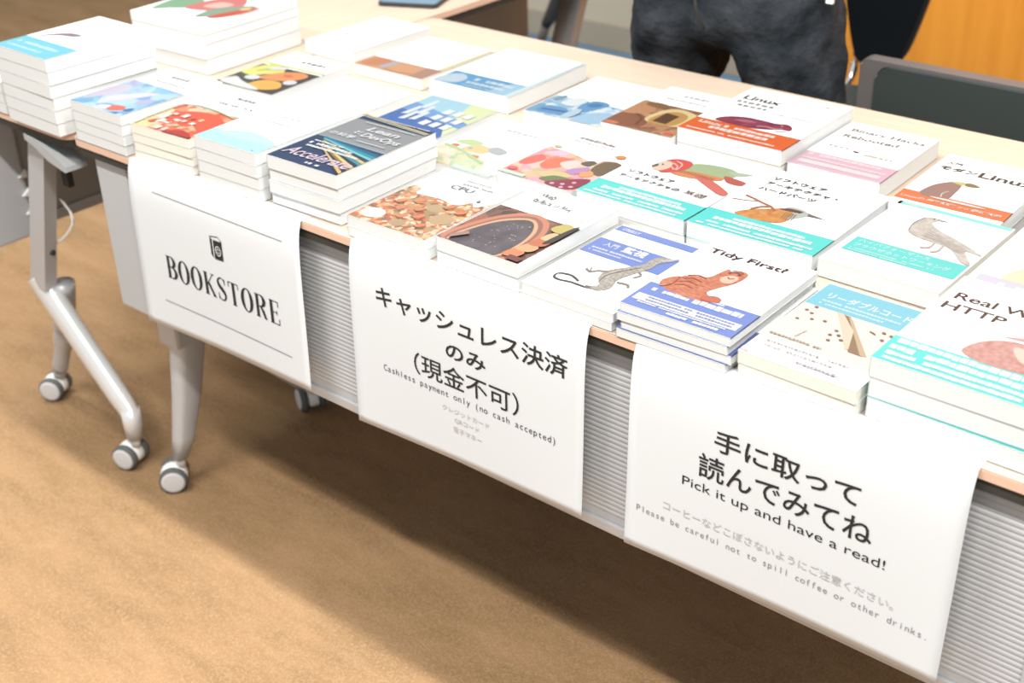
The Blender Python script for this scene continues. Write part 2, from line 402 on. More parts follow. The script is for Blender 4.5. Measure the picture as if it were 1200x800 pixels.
for z in (-.205, -.245, -.285):
    bm = bmesh.new(); prism(bm, [(.100, z), (.118, z+.012), (.118, z-.004)], 'x', -1.134, -1.122); tlink('clip', bm, M_cwhite, T3, parent=lit_end)
bm = bmesh.new(); box(bm, -.972, -.948, .07, 1.74, -.075, -.035, bevel=.003); tlink('crossbeam', bm, M_panel2, T3)
bm = bmesh.new(); tube(bm, smooth_open([(-.955, .085, -.20), (-.935, .09, -.225), (-.935, .09, -.25), (-.96, .085, -.28), (-.985, .075, -.30)], 4), .0030, 8)
tlink('cable', bm, M_cwhite, T3, True)
bm = bmesh.new(); disc_cyl(bm, (-.988, .062, -.315), (1, 0, 0), .006, .016); tlink('screw_knob', bm, M_dark, T3, True)
# far end frame of the crosswise table
bm = bmesh.new()
rings(bm, [[(x-.03, 1.69, z), (x+.03, 1.69, z), (x+.03, 1.735, z), (x-.03, 1.735, z)] for x, z in ((-1.12, -.66), (-1.03, -.40), (-.927, -.028))])
l2 = tlink('leg', bm, M_leg, T3); caster_world(l2, T3, (-1.12, 1.71, -.655), 1.0)
bm = bmesh.new(); tube(bm, [(-1.03, 1.71, -.41), (-.80, 1.71, -.60), (-.79, 1.71, -.66)], .02, 10)
l3 = tlink('leg_bar', bm, M_alu, T3, True); caster_world(l3, T3, (-.79, 1.71, -.655), 1.0)

# ------------------------------------------------------------------ paper signs
def sign_y(u, z, cu):
    """how far the sheet stands off the table edge at drop z (negative = towards the viewer)"""
    d = -z
    return -(.0035 + .010*(1-math.exp(-d/.03)) + cu*(d/.28)**2*(.3+.7*abs(2*u-1)**1.5))
def make_sign(x0, wd, zl, zr, tuck, label, cu=.006):
    o = empty('paper_sign', (x0, 0, 0), 0, label, 'sign', None)
    NU, NV = 28, 34; bm = bmesh.new(); G = []
    for j in range(NV+1):
        row = []
        for i in range(NU+1):
            u = i/NU; zb = zl+(zr-zl)*u
            if j < 4:
                y = tuck*(1-j/4); p = (u*wd, y, .0006)
            elif j < 9:
                a = (j-4)/5*PI/2; p = (u*wd, -.0035*math.sin(a), .0006-.0035*(1-math.cos(a)))
            else:
                z = -.0029 + (zb+.0029)*((j-9)/(NV-9)); p = (u*wd, sign_y(u, z, cu) if z < -.0029 else -.0035, z)
            row.append(bm.verts.new(p))
        G.append(row)
    for j in range(NV):
        for i in range(NU):
            bm.faces.new([G[j][i], G[j+1][i], G[j+1][i+1], G[j][i+1]])
    sh = link('sheet', bm, M_paper, o, True)
    s = sh.modifiers.new('s', 'SOLIDIFY'); s.thickness = .00025; s.offset = 1
    mp = lambda X, Z: (X-x0, sign_y((X-x0)/wd, Z, cu)-.0009, Z)
    return o, mp
# sign with the bookstore emblem
s1, mp = make_sign(-.551, .414, -.287, -.277, .018, 'white paper sign reading BOOKSTORE between two thin lines, hanging at the left')
for z, a, b_ in ((-.0385, -.487, -.174), (-.232, -.493, -.176)):
    bm = bmesh.new(); N = 20; ribbon(bm, [(a+(b_-a)*i/N, z) for i in range(N+1)], .0014, mp); link('rule_line', bm, M_inkl, s1)
# BOOKSTORE in a condensed high-contrast serif, drawn stroke by stroke on a 100-high grid
TH, HL = 15, 3.2
def arc(cx, cy, rx, ry, a0, a1, n=22): return [(cx+rx*math.cos(a0+(a1-a0)*k/n), cy+ry*math.sin(a0+(a1-a0)*k/n)) for k in range(n+1)]
def aw(a0, a1, n=22, t=TH, h=HL): return [h+(t-h)*abs(math.cos(a0+(a1-a0)*k/n))**1.6 for k in range(n+1)]
def stem(x, y0=0, y1=100): return ([(x, y0), (x, y1)], TH*.85)
def serif(x, y, w_=20): return ([(x-w_/2, y), (x+w_/2, y)], HL)
LET = {
 'B': (56, [stem(14), serif(14, 1.6), serif(14, 98.4), ([(14, 98.4), (28, 98.4)], HL), ([(14, 52), (28, 52)], HL), ([(14, 1.6), (28, 1.6)], HL),
      (arc(26, 75.2, 19, 23.2, PI/2, -PI/2), aw(PI/2, -PI/2)), (arc(27, 26.8, 22, 25.2, PI/2, -PI/2), aw(PI/2, -PI/2))]),
 'O': (58, [(arc(29, 50, 22, 50, 0, 2*PI, 40), aw(0, 2*PI, 40))]),
 'K': (60, [stem(14), serif(14, 1.6), serif(14, 98.4), ([(18, 44), (50, 98)], HL+.5), serif(50, 98.4, 16), ([(25, 58), (52, 2)], TH*.85), serif(51, 1.6, 18)]),
 'S': (48, [(smooth_open([(40, 84), (33, 96), (22, 98.5), (11, 90), (8, 76), (16, 60), (30, 45), (40, 28), (37, 10), (25, 1.5), (13, 5), (7, 18)], 4), None), ([(40.5, 98), (40.5, 72)], HL), ([(6.8, 30), (6.8, 2)], HL)]),
 'T': (56, [stem(28), serif(28, 1.6), ([(4, 98), (52, 98)], HL), ([(4.5, 99), (4.5, 76)], HL), ([(51.5, 99), (51.5, 76)], HL)]),
 'R': (60, [stem(14), serif(14, 1.6), serif(14, 98.4), ([(14, 98.4), (28, 98.4)], HL), ([(14, 50), (28, 50)], HL), (arc(27, 74.2, 20, 24.2, PI/2, -PI/2), aw(PI/2, -PI/2)),
      ([(28, 50), (40, 30), (48, 4), (56, 2)], [HL+3, TH*.8, TH*.7, HL])]),
 'E': (54, [stem(14), serif(14, 1.6, 18), serif(14, 98.4, 18), ([(14, 98), (46, 98)], HL), ([(14, 1.8), (48, 1.8)], HL), ([(14, 51), (38, 51)], HL), ([(45.5, 99), (45.5, 76)], HL), ([(47.5, 1), (47.5, 26)], HL), ([(38, 60), (38, 42)], HL)]),
}
word = 'BOOKSTORE'; tot = sum(LET[c][0] for c in word)+8*8; x = 0; bm = bmesh.new()
X0, X1, Z0, HH = -.4765, -.194, -.1845, .040
for ch in word:
    wd_, strokes = LET[ch]
    for pts, ws in strokes:
        if ws is None:
            n_ = len(pts); ws = [HL+(TH-HL)*math.exp(-((k/(n_-1)-.5)/.20)**2) for k in range(n_)]
        sc = (X1-X0)/tot
        P = [(X0+(x+p[0])*sc, Z0+p[1]/100*HH) for p in pts]
        W_ = [q*sc*1.0 for q in ws] if isinstance(ws, list) else ws*sc*(1 if abs(pts[0][0]-pts[-1][0]) < 1 else .8)
        ribbon(bm, P, W_, mp)
    x += wd_+8
link('lettering', bm, M_black, s1)
# emblem: a small black book with a round mark
bm = bmesh.new()
def poly(bm, pts, mp, mi=0): bm.faces.new([bm.verts.new(mp(*p)) for p in pts]).material_index = mi
poly(bm, [(-.340, -.081), (-.3195, -.080), (-.3195, -.1125), (-.340, -.1135)], mp)
poly(bm, [(-.348, -.0765), (-.3425, -.081), (-.3425, -.113), (-.348, -.107)], mp)
ribbon(bm, [(-.348, -.0765), (-.328, -.0735), (-.3195, -.0795)], .0012, mp)
mp2 = lambda X, Z: tuple(v-(.0004 if i == 1 else 0) for i, v in enumerate(mp(X, Z)))
cx, cz = -.3295, -.0975
ribbon(bm, arc(cx, cz, .0062, .0078, -2.2, PI*.5, 18)+arc(cx, cz, .0062, .0078, PI*.5, PI*1.25, 12), .0016, mp2, 1)
ribbon(bm, arc(cx, cz, .0030, .0040, .2, 2*PI-.4, 20), .0013, mp2, 1)
ribbon(bm, [(-.3412, -.082), (-.3412, -.1125)], .0016, mp2, 1)
link('emblem', bm, [M_black, M_paper], s1)
# cashless sign
s2, mp = make_sign(-.033, .416, -.288, -.276, .018, 'white paper sign in Japanese reading Cashless payment only, hanging in the middle')
bm = bmesh.new()
put_text(bm, 'キャッシュレス決済', .020, .357, -.0795, .031, mp, weight=.012)
put_text(bm, 'のみ', .1495, .2205, -.1185, .0235, mp, weight=.014)
put_text(bm, '（現金不可）', .088, .277, -.1645, .0345, mp, weight=.005)
link('lettering', bm, M_black, s2)
bm = bmesh.new()
put_mono(bm, 'Cashless payment only (no cash accepted)', .026, .340, -.1845, .0140, mp, weight=-.004)
link('small_lettering', bm, mat('ink_grey', (.06, .06, .06), rough=.7), s2)
bm = bmesh.new()
put_text(bm, 'クレジットカード', .138, .224, -.2045, .0085, mp)
put_text(bm, 'QRコード', .160, .205, -.219, .0085, mp)
put_text(bm, '電子マネー', .157, .209, -.2345, .0090, mp)
link('faint_lettering', bm, M_inkll, s2)
# pick it up sign
s3, mp = make_sign(.451, .416, -.282, -.275, .018, 'white paper sign in Japanese reading Pick it up and have a read, at right')
bm = bmesh.new()
put_text(bm, '手に取って', .571, .753, -.0945, .0295, mp, weight=.012)
put_text(bm, '読んでみてね', .552, .772, -.1375, .0340, mp, weight=.008)
put_text(bm, 'Pick it up and have a read!', .531, .791, -.1620, .0165, mp, weight=-.004)
link('lettering', bm, M_black, s3)
bm = bmesh.new(); put_text(bm, 'コーヒーなどこぼさないようにご注意ください。', .506, .807, -.2055, .0125, mp)
link('faint_lettering', bm, M_inkll, s3)
bm = bmesh.new(); put_mono(bm, 'Please be careful not to spill coffee or other drinks.', .467, .851, -.2265, .0125, mp, weight=-.006)
link('small_lettering', bm, M_inkl, s3)

# ------------------------------------------------------------------ books
Z0B = .0012
ORD = ['top', 'second', 'third', 'fourth', 'fifth', 'sixth', 'bottom']
class Art:
    """flat print on a cover in cover fractions: s 0..1 across, t 0..1 from foot to head"""
    def __init__(self, W_, L_, T_): self.W, self.L, self.T = W_, L_, T_; self.bm = bmesh.new(); self.mats = []; self.z = .00025
    def mi(self, m):
        if m not in self.mats: self.mats.append(m)
        return self.mats.index(m)
    def mp(self):
        z = self.T+self.z; self.z += .00006
        return lambda s, t: (min(max(s, .004), .996)*self.W, min(max(t, .003), .997)*self.L, z)
    def _m(self, c): return c if isinstance(c, bpy.types.Material) else ink(c)
    def rect(self, c, s0, s1, t0, t1):
        mp = self.mp(); poly(self.bm, [(s0, t0), (s1, t0), (s1, t1), (s0, t1)], mp, self.mi(self._m(c)))
    def quad(self, c, *p): poly(self.bm, p, self.mp(), self.mi(self._m(c)))
    def blob(self, c, *p, sub=5): 
        pts = smooth_closed(list(p), sub); f = self.bm.faces.new([self.bm.verts.new(v) for v in map(lambda q: self._mpq(q), pts)])
        f.material_index = self.mi(self._m(c)); self.z += .00006; bmesh.ops.triangulate(self.bm, faces=[f])
    def _mpq(self, q): return (min(max(q[0], .004), .996)*self.W, min(max(q[1], .003), .997)*self.L, self.T+self.z)
    def ell(self, c, cx, cy, rx, ry, rot=0, n=24):
        mp = self.mp(); pts = []
        for k in range(n):
            a = 2*PI*k/n; x, y = rx*math.cos(a), ry*math.sin(a); pts.append((cx+x*math.cos(rot)-y*math.sin(rot), cy+x*math.sin(rot)+y*math.cos(rot)))
        poly(self.bm, pts, mp, self.mi(self._m(c)))
    def line(self, c, pts, w_, sm=True):
        mp = self.mp(); P = smooth_open(pts, 6) if sm and len(pts) > 2 else pts
        a = self.W/self.L
        q = lambda s, t: mp(s, t)
        # widths in fractions of the width
        ribbon(self.bm, P, w_, q, self.mi(self._m(c)))
    def text(self, c, s, s0, s1, tb, th, weight=.0, shear=0):
        m = ink(c, TOP*2.2) if sum(c) < 630 else ink(c)
        put_text(self.bm, s, s0, s1, tb, th, self.mp(), self.mi(m), weight+(.022 if sum(c) < 630 else .0), shear)
    def marks(self, c, s0, s1, t, h, gap=.25, seed=1):
        """a line of print too small to read: a run of tiny blocks"""
        rr = random.Random(seed); mp = self.mp(); s = s0; m = self.mi(ink(c, TOP*1.3) if sum(c) < 660 else self._m(c)); ww = h*self.L/self.W
        while s < s1:
            w_ = ww*rr.uniform(.55, 1.05)
            if rr.random() > .08:
                y0 = t+h*rr.uniform(0, .15); y1 = t+h*rr.uniform(.8, 1)
                poly(self.bm, [(s, y0), (min(s+w_, s1), y0), (min(s+w_, s1), y1), (s, y1)], mp, m)
            s += w_+ww*gap
def book_at(x, y, z, a, W_, L_, T_, label, group, page, coverm, art=None, bandc=None, band=(0, .25), band_print=None):
    b = empty('book', (x, y, z), a, label, 'book', group)
    ct = .0006
    bm = bmesh.new()
    box(bm, 0, W_, 0, L_, 0, ct); box(bm, 0, W_, 0, L_, T_-ct, T_); box(bm, 0, ct*1.5, 0, L_, ct, T_-ct)
    link('cover', bm, coverm, b)
    bm = bmesh.new()
    # page block, faces very slightly hollow at the fore edge
    z0, z1 = ct, T_-ct
    out = [(ct*1.5, .0003), (W_-.0003, .0003), (W_-.0007, L_*.5), (W_-.0003, L_-.0003), (ct*1.5, L_-.0003)]
    prism(bm, out, 'z', z0, z1); link('page_block', bm, page, b)
    if art:
        A = Art(W_, L_, T_); art(A)
        o = link('cover_print', A.bm, A.mats, b)
    if bandc:
        # printed paper band wrapped round the foot of the book
        t0, t1 = band[0]*L_, band[1]*L_; e = .00035
        bm = bmesh.new(); box(bm, -e, W_+e, max(t0, .0006), t1, T_, T_+.0002); box(bm, -e, 0, max(t0, .0006), t1, 0, T_); 
        box(bm, W_-.0002, W_+e, max(t0, .0006), t1, T_-ct*1.6, T_+.0002)
        bo = link('paper_band', bm, ink(bandc), b)
        if band_print:
            A = Art(W_, L_, T_+.0002); band_print(A); link('band_print', A.bm, A.mats, bo)
    return b
def pile(key, x, y, h, a, W_, L_, n, desc, art=None, bandc=None, band=(0, .25), band_print=None, page=None, jit=.0022, cover=None, lower_edge=None, thick=None, topoff=(0, 0)):
    page = page or M_page; cover = cover or M_white
    hs = thick or [(h-Z0B)/n]*n         # bottom to top
    z = Z0B; rr = random.Random(key)
    for i in range(n):
        k = n-1-i; T_ = hs[i]; top = (k == 0)
        dx = rr.uniform(-jit, jit) if not top else topoff[0]; dy = rr.uniform(-jit, jit) if not top else topoff[1]; da = rr.uniform(-.012, .012) if not top else 0
        if n == 1: lab = desc
        elif top: lab = desc + ', on top of its pile'
        elif i == 0: lab = 'bottom book under the ' + desc
        else: lab = ORD[k] + ' book from top, under the ' + desc
        words = lab.split()
        if len(words) > 16: lab = ' '.join(words[:16])
        book_at(x+dx, y+dy, z, a+da, W_, L_, T_-.0003, lab, 'books laid out on the tables', page, cover if top else (lower_edge or cover),
                art if top else None, bandc if top or lower_edge is None else None, band, band_print if top else None)
        z += T_

TUR = (96, 226, 220); ORG = (240, 112, 52); BLU = (118, 142, 214); GRY = (120, 118, 112); LGR = (200, 198, 192)
# ---- cover pictures
def art_A(A):
    A.rect((120, 212, 236), .0, 1, 0, .30); A.marks((215, 245, 250), .1, .85, .16, .05, seed=3); A.marks((215, 245, 250), .1, .75, .07, .035, seed=4)
    A.blob((150, 120, 130), (.12, .33), (.3, .45), (.5, .50), (.55, .56), (.35, .55), (.2, .45)); A.line((170, 150, 160), [(.5, .52), (.6, .62), (.66, .80), (.72, .93)], .02)
def art_B(A):
    A.rect(paint('print_sea', [(150, 205, 235), (175, 215, 240), (190, 225, 245), (120, 180, 225), (185, 190, 225), (215, 225, 240)], 45), 0, 1, 0, .62)
    A.blob((215, 205, 225), (.05, .1), (.3, .35), (.2, .5), (.02, .45)); A.blob((230, 225, 235), (.3, .25), (.55, .45), (.75, .5), (.6, .3), (.4, .15))
    A.blob((238, 105, 80), (.55, .1), (.75, .16), (.85, .1), (.7, .03)); A.blob((245, 240, 240), (.45, .06), (.6, .11), (.62, .03)); A.blob((40, 110, 160), (.85, .1), (.92, .17), (.95, .1)); A.blob((60, 130, 180), (.8, .02), (.9, .05), (.88, .01))
    A.marks((200, 198, 205), .3, .65, .82, .05, seed=2); A.marks((205, 205, 205), .25, .9, .70, .025, seed=5)
def art_C(A):
    A.rect(paint('print_feast', [(252, 160, 120), (246, 120, 86), (250, 190, 150), (240, 100, 70), (252, 214, 180)], 60, warp=.03), 0, 1, 0, .55); A.blob((236, 96, 66), (.2, .2), (.25, .42), (.6, .5), (.97, .38), (.95, .15), (.6, .25)); A.blob((245, 225, 170), (0, .0), (.25, .02), (.2, .3), (0, .4))
    rr = random.Random(12)
    for k in range(26):
        x, y = rr.uniform(.14, .66), rr.uniform(.05, .36); a = rr.uniform(.03, .07); b_ = rr.uniform(.015, .035)
        A.quad([(252, 240, 232), (250, 226, 214), (236, 96, 66), (246, 214, 160)][k % 4 if k % 5 else 0], (x-a, y-b_), (x+a*.8, y-b_*1.3), (x+a, y+b_*.7), (x-a*.7, y+b_))
    A.blob((190, 50, 35), (.55, .02), (.75, .1), (.98, .04), (.95, .0), (.6, .0)); A.line((205, 215, 165), [(.05, .02), (.02, .3), (.08, .54), (.5, .56), (.95, .5)], .02)
    A.marks((160, 160, 160), .45, .75, .84, .04, seed=9); A.marks((170, 170, 165), .35, .95, .70, .03, seed=10)
def art_D(A):
    A.rect((190, 236, 246), 0, 1, 0, .2); A.blob((205, 242, 248), (.1, .16), (.4, .28), (.8, .26), (.97, .18), (.5, .14)); A.ell((60, 110, 130), .9, .035, .015, .008)
    A.marks((225, 225, 232), .3, .8, .62, .05, seed=7); A.marks((230, 230, 232), .25, .7, .5, .03, seed=8)
def art_E(A):
    A.rect((30, 58, 98), 0, 1, 0, .50); A.rect((148, 152, 156), 0, 1, .50, .90); A.rect((38, 66, 92), 0, 1, .90, 1)
    A.quad((150, 170, 180), (0, .5), (1, .5), (1, .47), (0, .485))
    cols = [(16, 104, 142), (30, 150, 176), (120, 200, 205), (26, 60, 84), (216, 196, 140), (60, 150, 165), (30, 50, 70), (236, 206, 130), (150, 120, 60), (30, 46, 66), (226, 190, 120), (20, 40, 60)]
    for i, c in enumerate(cols):
        f0 = .49-.016*i; f1 = .43-.037*i
        A.quad(c, (.12+.02*i, f0), (1, f1), (1, f1-.034), (.12+.02*i, f0-.014))
    A.marks((236, 240, 244), .5, .7, .03, .035, seed=1)
    A.text((226, 206, 224), 'Accelerate', .06, .97, .10, .13, .015, .25)
    A.marks((240, 244, 246), .12, .72, .325, .038, .15, seed=3); A.marks((240, 244, 246), .15, .88, .275, .033, .15, seed=4); A.marks((240, 244, 246), .12, .55, .38, .02, .2, seed=5)
    A.text((240, 240, 240), 'Lean', .35, .80, .735, .075, .02, .2); A.text((240, 240, 240), 'DevOps', .42, .95, .60, .10, .02, .2)
    A.text((240, 240, 240), 'と', .30, .40, .645, .055, .02); A.text((240, 240, 240), 'の科学', .08, .42, .545, .06, .02); A.marks((225, 225, 225), .5, .95, .535, .018, seed=6); A.marks((225, 225, 225), .2, .9, .85, .018, seed=8)
    for i in range(4): A.line([(216, 190, 130), (230, 215, 170), (150, 120, 70), (200, 225, 235)][i], [(0, .985-.012*i), (.4, .962-.012*i), (1, .93-.010*i)], .008)
    A.marks((235, 235, 235), .1, .95, .968, .014, .1, seed=11)
def art_F(A):
    cr = paint('print_crowd', [(222, 150, 100), (240, 190, 140), (196, 110, 80), (190, 160, 120), (235, 205, 170), (150, 110, 85), (220, 130, 90), (170, 150, 110), (246, 226, 200)], 150, warp=.012)
    A.blob(cr, (0, 0), (0, .58), (.10, .64), (.17, .60), (.19, .54), (.45, .56), (.62, .54), (.72, .55), (.8, .63), (.88, .58), (.97, .68), (1, .66), (1, 0), sub=3)
    A.ell((252, 248, 240), .17, .13, .13, .075); A.ell((196, 168, 128), .6, .42, .1, .06); A.ell((190, 160, 125), .52, .1, .09, .05); A.ell((200, 170, 130), .82, .30, .12, .08)
    for s, t in ((.3, .3), (.45, .2), (.35, .45), (.6, .25), (.75, .15), (.2, .38), (.7, .48), (.88, .45), (.5, .34)):
        A.ell((236, 140, 96), s, t, .05, .03, .5); A.line((130, 80, 60), [(s-.05, t-.03), (s+.02, t-.045), (s+.07, t-.02)], .009)
    A.text((190, 204, 212), 'CPU', .36, .64, .735, .065); A.marks((205, 210, 212), .42, .8, .83, .025, seed=2); A.ell((120, 150, 110), .84, .66, .02, .02)
    A.marks((215, 215, 215), .4, .78, .89, .02, seed=5)
def art_G(A):
    A.rect(paint('print_hall', [(120, 84, 74), (140, 96, 80), (170, 110, 88), (96, 72, 66), (130, 100, 90)], 60, warp=.03), 0, 1, 0, .61)
    A.blob((214, 140, 110), (.02, .02), (.12, .4), (.35, .60), (.6, .6), (.78, .45), (.86, .2), (.84, .0), (.5, .0)); A.blob((160, 108, 96), (.08, .02), (.17, .38), (.38, .56), (.58, .56), (.74, .42), (.80, .2), (.78, .0), (.5, .0))
    A.blob((232, 180, 140), (.11, .02), (.2, .37), (.40, .53), (.56, .53), (.71, .40), (.77, .2), (.74, .0), (.5, .0))
    A.blob(mat('print_nightsky', alb((98, 90, 96), TOP), var=.25, vscale=40, rough=.4), (.14, .01), (.22, .34), (.41, .50), (.55, .505), (.68, .38), (.74, .2), (.71, .0), (.5, .0))
    rr = random.Random(3)
    for k in range(34):
        s, t = rr.uniform(.24, .66), rr.uniform(.06, .44); A.ell((240, 232, 226), s, t, .006, .004, n=6)
    for i, (s, t) in enumerate(((.82, .1), (.86, .2), (.88, .3), (.9, .4))): A.blob([(226, 140, 96), (236, 176, 130), (206, 120, 80), (240, 200, 150)][i], (s-.06, t-.06), (s+.08, t-.05), (s+.10, t+.03), (s-.03, t+.05))
    A.blob((206, 190, 110), (.78, .5), (.84, .6), (.95, .58), (.97, .48), (.86, .46)); A.blob((60, 50, 46), (.92, .3), (.999, .35), (.999, .58), (.95, .58)); A.quad((176, 140, 128), (.10, .06), (.20, .16), (.25, .13), (.14, .02))
    A.rect((120, 60, 50), .84, 1, 0, .06)
    A.text((40, 42, 40), 'Web', .20, .38, .845, .060, .0); A.text((225, 200, 170), 'ブラウザ', .41, .70, .85, .045); A.text((60, 62, 58), 'セキュリティ', .20, .70, .745, .065, .018)
    A.marks((230, 205, 175), .2, .8, .92, .012, seed=4); A.marks((215, 215, 210), .3, .42, .69, .015, seed=6)
    A.line((214, 180, 90), [(.93+.03*math.cos(k*PI/8), .70+.022*math.sin(k*PI/8)) for k in range(17)], .008)
def art_H(A):
    A.rect(BLU, 0, .87, .905, .985); A.text((230, 234, 250), "O'REILLY", .06, .26, .925, .035, .03)
    A.rect(BLU, .0, .88, .54, .765); A.text((250, 250, 255), '入門', .12, .27, .675, .055, .01); A.text((250, 250, 255), '監視', .33, .58, .665, .085, .03)
    A.marks((225, 230, 250), .06, .62, .615, .022, .15, seed=2); A.marks((225, 230, 250), .06, .42, .58, .018, .15, seed=3)
    lz = mat('print_lizard', alb((150, 142, 130), TOP), rough=.4, rgb2=alb((205, 198, 188), TOP), vscale=260)
    A.line((70, 66, 64), [(.40, .20), (.28, .235), (.165, .215), (.17, .165), (.24, .15), (.36, .165), (.50, .165), (.60, .185)], .020)
    A.line((120, 112, 105), [(.50, .17), (.60, .19), (.645, .24)], .035)
    A.blob(lz, (.55, .18), (.64, .17), (.70, .24), (.66, .35), (.70, .46), (.76, .58), (.76, .66), (.84, .74), (.80, .76), (.70, .74), (.66, .68), (.66, .60), (.56, .50), (.47, .40), (.50, .30), (.58, .24))
    A.line((150, 140, 125), [(.50, .40), (.42, .38), (.36, .34), (.30, .36)], .022); A.line((150, 140, 125), [(.68, .32), (.78, .33), (.82, .30)], .022); A.line((140, 130, 118), [(.36, .34), (.33, .39)], .01)
    A.line((150, 140, 125), [(.72, .50), (.77, .47), (.74, .42)], .02); A.line((206, 200, 210), [(.76, .70), (.86, .78)], .025)
    A.line((90, 84, 78), [(.56, .24), (.53, .34), (.58, .44), (.68, .55)], .006)
def art_I(A):
    ct = mat('print_cat', alb((226, 150, 118), TOP), rough=.4, rgb2=alb((190, 96, 66), TOP), vscale=150, stretch=(1, 2.4, 1))
    A.blob(ct, (.12, .31), (.12, .44), (.20, .52), (.33, .56), (.36, .63), (.39, .72), (.44, .70), (.50, .74), (.575, .72), (.585, .64), (.555, .55), (.50, .47), (.47, .38), (.60, .33), (.55, .28), (.3, .27))
    A.blob((245, 200, 175), (.42, .60), (.48, .66), (.55, .64), (.53, .56), (.46, .55)); A.ell((70, 40, 34), .435, .675, .012, .007); A.ell((70, 40, 34), .52, .68, .012, .007); A.line((110, 50, 38), [(.46, .625), (.49, .61), (.52, .63)], .008)
    for t in (.36, .41, .46, .51): A.line((170, 80, 58), [(.18, t), (.25, t+.035), (.34, t+.02)], .010)
    for t in (.69, .71): A.line((150, 66, 48), [(.43, t), (.48, t+.015), (.54, t)], .008)
    A.blob((205, 110, 82), (.47, .33), (.56, .37), (.63, .35), (.62, .30), (.5, .29)); A.blob(ct, (.10, .3), (.06, .38), (.14, .47), (.16, .36))
    A.text((112, 58, 56), 'Tidy First?', .075, .80, .835, .085, -.004)
def band_I(A):
    w_ = (244, 246, 252)
    A.rect(w_, .03, .97, .085, .165)
    A.marks(w_, .08, .42, .225, .042, .1, seed=3); A.marks(w_, .46, .9, .220, .060, .08, seed=4); A.marks(w_, .52, .7, .29, .02, .1, seed=8)
    A.marks((150, 165, 220), .14, .92, .133, .020, .2, seed=5); A.marks((150, 165, 220), .14, .92, .100, .020, .2, seed=6); A.marks(w_, .1, .9, .06, .016, .15, seed=9); A.marks(w_, .40, .86, .022, .032, .1, seed=7)
def art_J(A):
    A.rect((252, 240, 226), 0, 1, .22, .70); A.rect((132, 208, 228), 0, 1, .70, .99)
    A.text((244, 250, 252), 'リーダブルコード', .10, .84, .82, .075, .02); A.marks((215, 240, 246), .1, .8, .775, .022, .2, seed=2); A.marks((215, 240, 246), .1, .7, .735, .02, .2, seed=3)
    A.quad((150, 122, 90), (.30, .70), (.43, .69), (.80, .33), (.68, .33)); A.quad((205, 180, 150), (.40, .70), (.47, .66), (.83, .34), (.78, .33)); A.quad((236, 214, 190), (.30, .70), (.36, .70), (.56, .55), (.66, .36), (.64, .34), (.5, .5))
    for s, t in ((.10, .50), (.20, .54), (.15, .60), (.09, .62), (.13, .68), (.30, .56), (.45, .50), (.44, .44), (.47, .38), (.50, .46), (.55, .42), (.76, .63), (.80, .55), (.86, .5), (.83, .62)): A.ell((150, 112, 100), s, t, .017, .011)
    A.line((130, 90, 80), [(.66, .60), (.72, .585)], .01, False); A.line((130, 90, 80), [(.24, .30), (.27, .40)], .006, False)
    A.marks((212, 196, 190), .05, .5, .26, .02, .3, seed=5); A.marks((212, 196, 190), .10, .8, .17, .02, .3, seed=6); A.marks((220, 206, 200), .12, .7, .12, .02, .3, seed=7); A.marks((205, 200, 210), .45, .8, .05, .025, .2, seed=8); A.rect((235, 110, 110), .01, .09, .0, .012)
def art_K(A):
    A.blob(mat('print_shell', alb((226, 178, 170), TOP), rough=.4, rgb2=alb((200, 140, 132), TOP), vscale=160), (.37, .30), (.42, .42), (.55, .50), (.70, .50), (.85, .42), (.9, .32), (.8, .26), (.6, .24), (.45, .25))
    A.blob((244, 214, 200), (.6, .46), (.8, .44), (.88, .36), (.7, .34)); A.blob((226, 176, 176), (.5, .52), (.75, .6), (.95, .56), (.9, .50), (.7, .53))
    A.text((118, 82, 74), 'Real World', .065, .80, .745, .075, -.006); A.text((118, 82, 74), 'HTTP', .05, .44, .625, .075, -.006)
def band_K(A):
    w_ = (250, 253, 253)
    for j, (t, h, a, b_) in enumerate(((.185, .050, .04, .92), (.120, .050, .03, .97), (.066, .036, .04, .95), (.018, .034, .05, .93))): A.marks(w_, a, b_, t, h, .10, seed=20+j)
def bandmarks(seed, w_=(240, 252, 252), lines=((.165, .035, .25, .82), (.115, .045, .12, .9), (.06, .03, .06, .95), (.02, .025, .05, .9))):
    def f(A):
        for j, (t, h, a, b_) in enumerate(lines): A.marks(w_, a, b_, t, h, .12, seed=seed+j)
    return f
